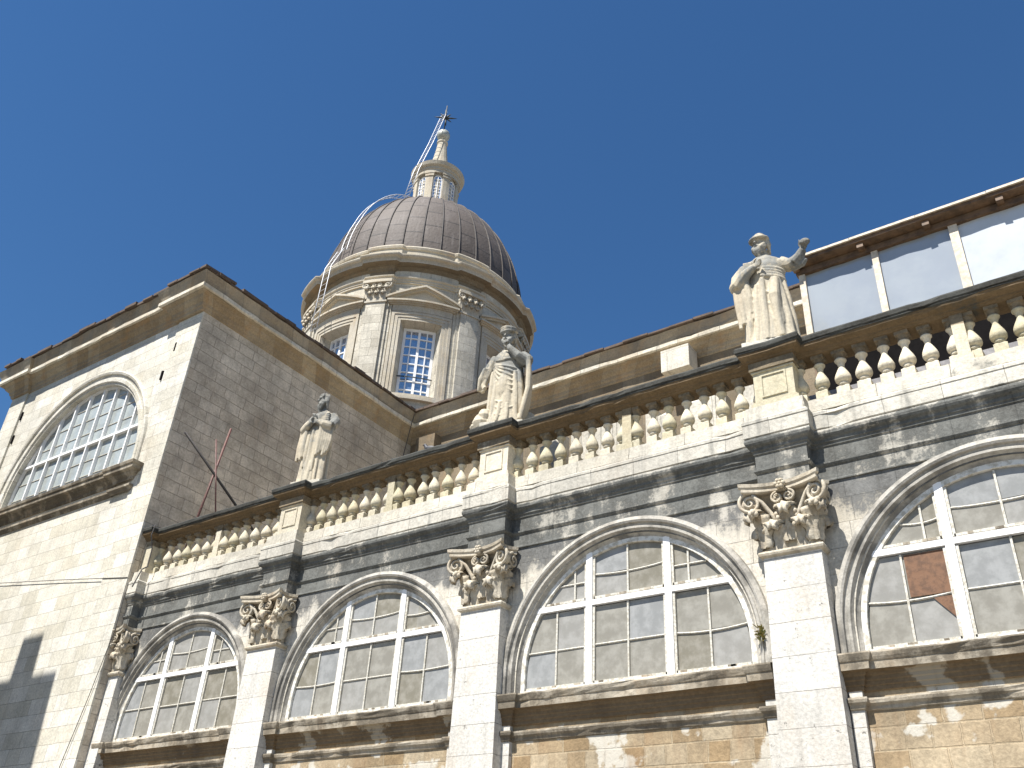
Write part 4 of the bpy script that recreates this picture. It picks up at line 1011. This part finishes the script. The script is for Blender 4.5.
# ------------------------------------------------------------------ cables, weed, pigeon
def cable(label, pts, r=.012, sag=0.):
    pts = [Vector(p) for p in pts]; P = []
    for a, b in zip(pts, pts[1:]):
        for i in range(8): t = i/8; P.append(a.lerp(b, t)-Vector((0, 0, sag*4*t*(1-t))))
    P.append(pts[-1]); mb = MB(); mb.tube(P, r, 6); return tag(mb.build('cable', M['wire']), label, 'cable')
cable('thin dark cable stretched level across the pale transept front', [(-31, TY-.045, 8.8), (-25.45, TY-.045, 8.06), (-22.4, TY-.045, 7.64), (-19.45, TY-.045, 7.21)], .009)
cable('thin grey cable hanging down the transept corner beside the leftmost capital', [(-19.3, TY-.08, 6.9), (-19.30, TY-.07, 5.95), (-19.6, TY-.07, 4.44), (-19.92, TY-.07, 3.07), (-20.2, TY-.07, -1.6)], .009)
cable('dark wire running down from the coping at the left end of the balustrade', [(-19.0, D-.12, 8.46), (-19.02, D-.14, 8.2), (-19.02, D-.03, 7.9), (-19.0, D-.03, 7.45), (-19.02, D-.14, 7.35), (-19.05, D-.24, 6.9)], .016)
cable('pale conductor wire slanting down from the corner where transept and nave cornices meet', [(-18.9, 20.05, 15.8), (-18.95, 20.0, 15.4), (-19.2, 20.05, 14.2), (-19.3, 20.2, 12.5)], .016)

rg = random.Random(5); mb = MB(); wc = Vector((-4.47, W-.09, 3.98))
for i in range(90):
    d = Vector((rg.gauss(0, .5), -abs(rg.gauss(0, .6))-.1, rg.gauss(.25, .6))).normalized(); L = rg.uniform(.03, .12); w = d.cross(Vector((0, .3, 1))).normalized()*rg.uniform(.008, .016)
    p = wc+d*rg.uniform(0, .06)+Vector((0, .05, rg.uniform(-.09, .09))); q = p+d*L
    mb.add([p, p+(q-p)*.5+w, q, p+(q-p)*.5-w], [(0, 1, 2, 3)])
tag(mb.build('weed', M['leaf']), 'small yellow green weed growing from the joint of an arched window surround', 'weed')

pg = empty('pigeon', (-10.95, W+.1, 8.478)); pg.rotation_euler.z = R_(200); tag(pg, 'small dark pigeon sitting on the balustrade coping left of the turbaned statue', 'pigeon')
mb = Robe([(0, 0, 0, .1, .1), (1, 0, 0, .1, .1)])
mb.ell((0, 0, .12), (.13, .075, .075), 14, M=Matrix.Rotation(R_(-18), 4, 'Y')); mb.tube([(.08, 0, .15), (.115, 0, .20), (.13, 0, .225)], [.055, .04, .034], 10); mb.ell((.135, 0, .235), (.036, .032, .034), 12)
mb.tube([(.16, 0, .235), (.20, 0, .225)], [.012, .004], 6); mb.tube([(-.08, 0, .10), (-.17, 0, .075), (-.24, 0, .06)], [.05, .035, .02], 8, flat=.5)
for k in (-1, 1): mb.ell((-.03, k*.062, .125), (.12, .022, .055), 10, M=Matrix.Rotation(R_(-12), 4, 'Y')); mb.tube([(.01, k*.03, .08), (.015, k*.03, .0)], .012, 6)
mb.finish('body', M['bird'], pg, .008)

# ------------------------------------------------------------------ house across the lane: its roof and chimney shade the transept front
DY = 6.0; tt = DY/-sd.y; HZ = 5.27+sd.z*tt; HX = -21.33+sd.x*tt; HYB = TY-DY
ho = empty('stone_house', (HX, HYB, -1.65)); tag(ho, 'tall plain stone house across the lane with one chimney, its shadow falling on the transept', 'house')
O = (HX, HYB, -1.65)
M['house'] = stone('house stone', (.42, .39, .33), (.36, .33, .27), 'xy', .6, .3, streak=.2)
mb = MB(); mb.box(HX-9, HX, HYB-2.5, HYB, -1.65, HZ-.25); part(mb, 'wall', M['house'], ho, O)
mb = MB(); mb.box(HX-9, HX+.0, HYB-2.5, HYB+.0, HZ-.247, HZ); rf = part(mb, 'roof', M['house'], ho, O)
cz = 1.08; cx0 = HX-1.98; cx1 = HX-1.10
mb = MB(); mb.box(cx0, cx1, HYB-.75, HYB-.03, HZ+.003, HZ+cz); mb.box(cx0+.1, cx1-.1, HYB-.65, HYB-.13, HZ+cz, HZ+cz+.02); part(mb, 'chimney', M['house'], rf, O)
for k in range(4):
    for j in range(4):
        x = HX-1.2-2.1*k; z = .2+3.5*j
        mb = MB(); mb.box(x-.62, x+.62, HYB+.0, HYB+.08, z-.12, z); mb.box(x-.62, x-.5, HYB, HYB+.05, z, z+1.7); mb.box(x+.5, x+.62, HYB, HYB+.05, z, z+1.7); mb.box(x-.62, x+.62, HYB, HYB+.06, z+1.7, z+1.85)
        wf = part(mb, 'window', M['trim'], ho, O)
        mb = MB(); mb.box(x-.5, x+.5, HYB+.003, HYB+.03, z, z+1.7); part(mb, 'shutter', M['leafgreen'] if 'leafgreen' in M else M['wood'], wf, O)
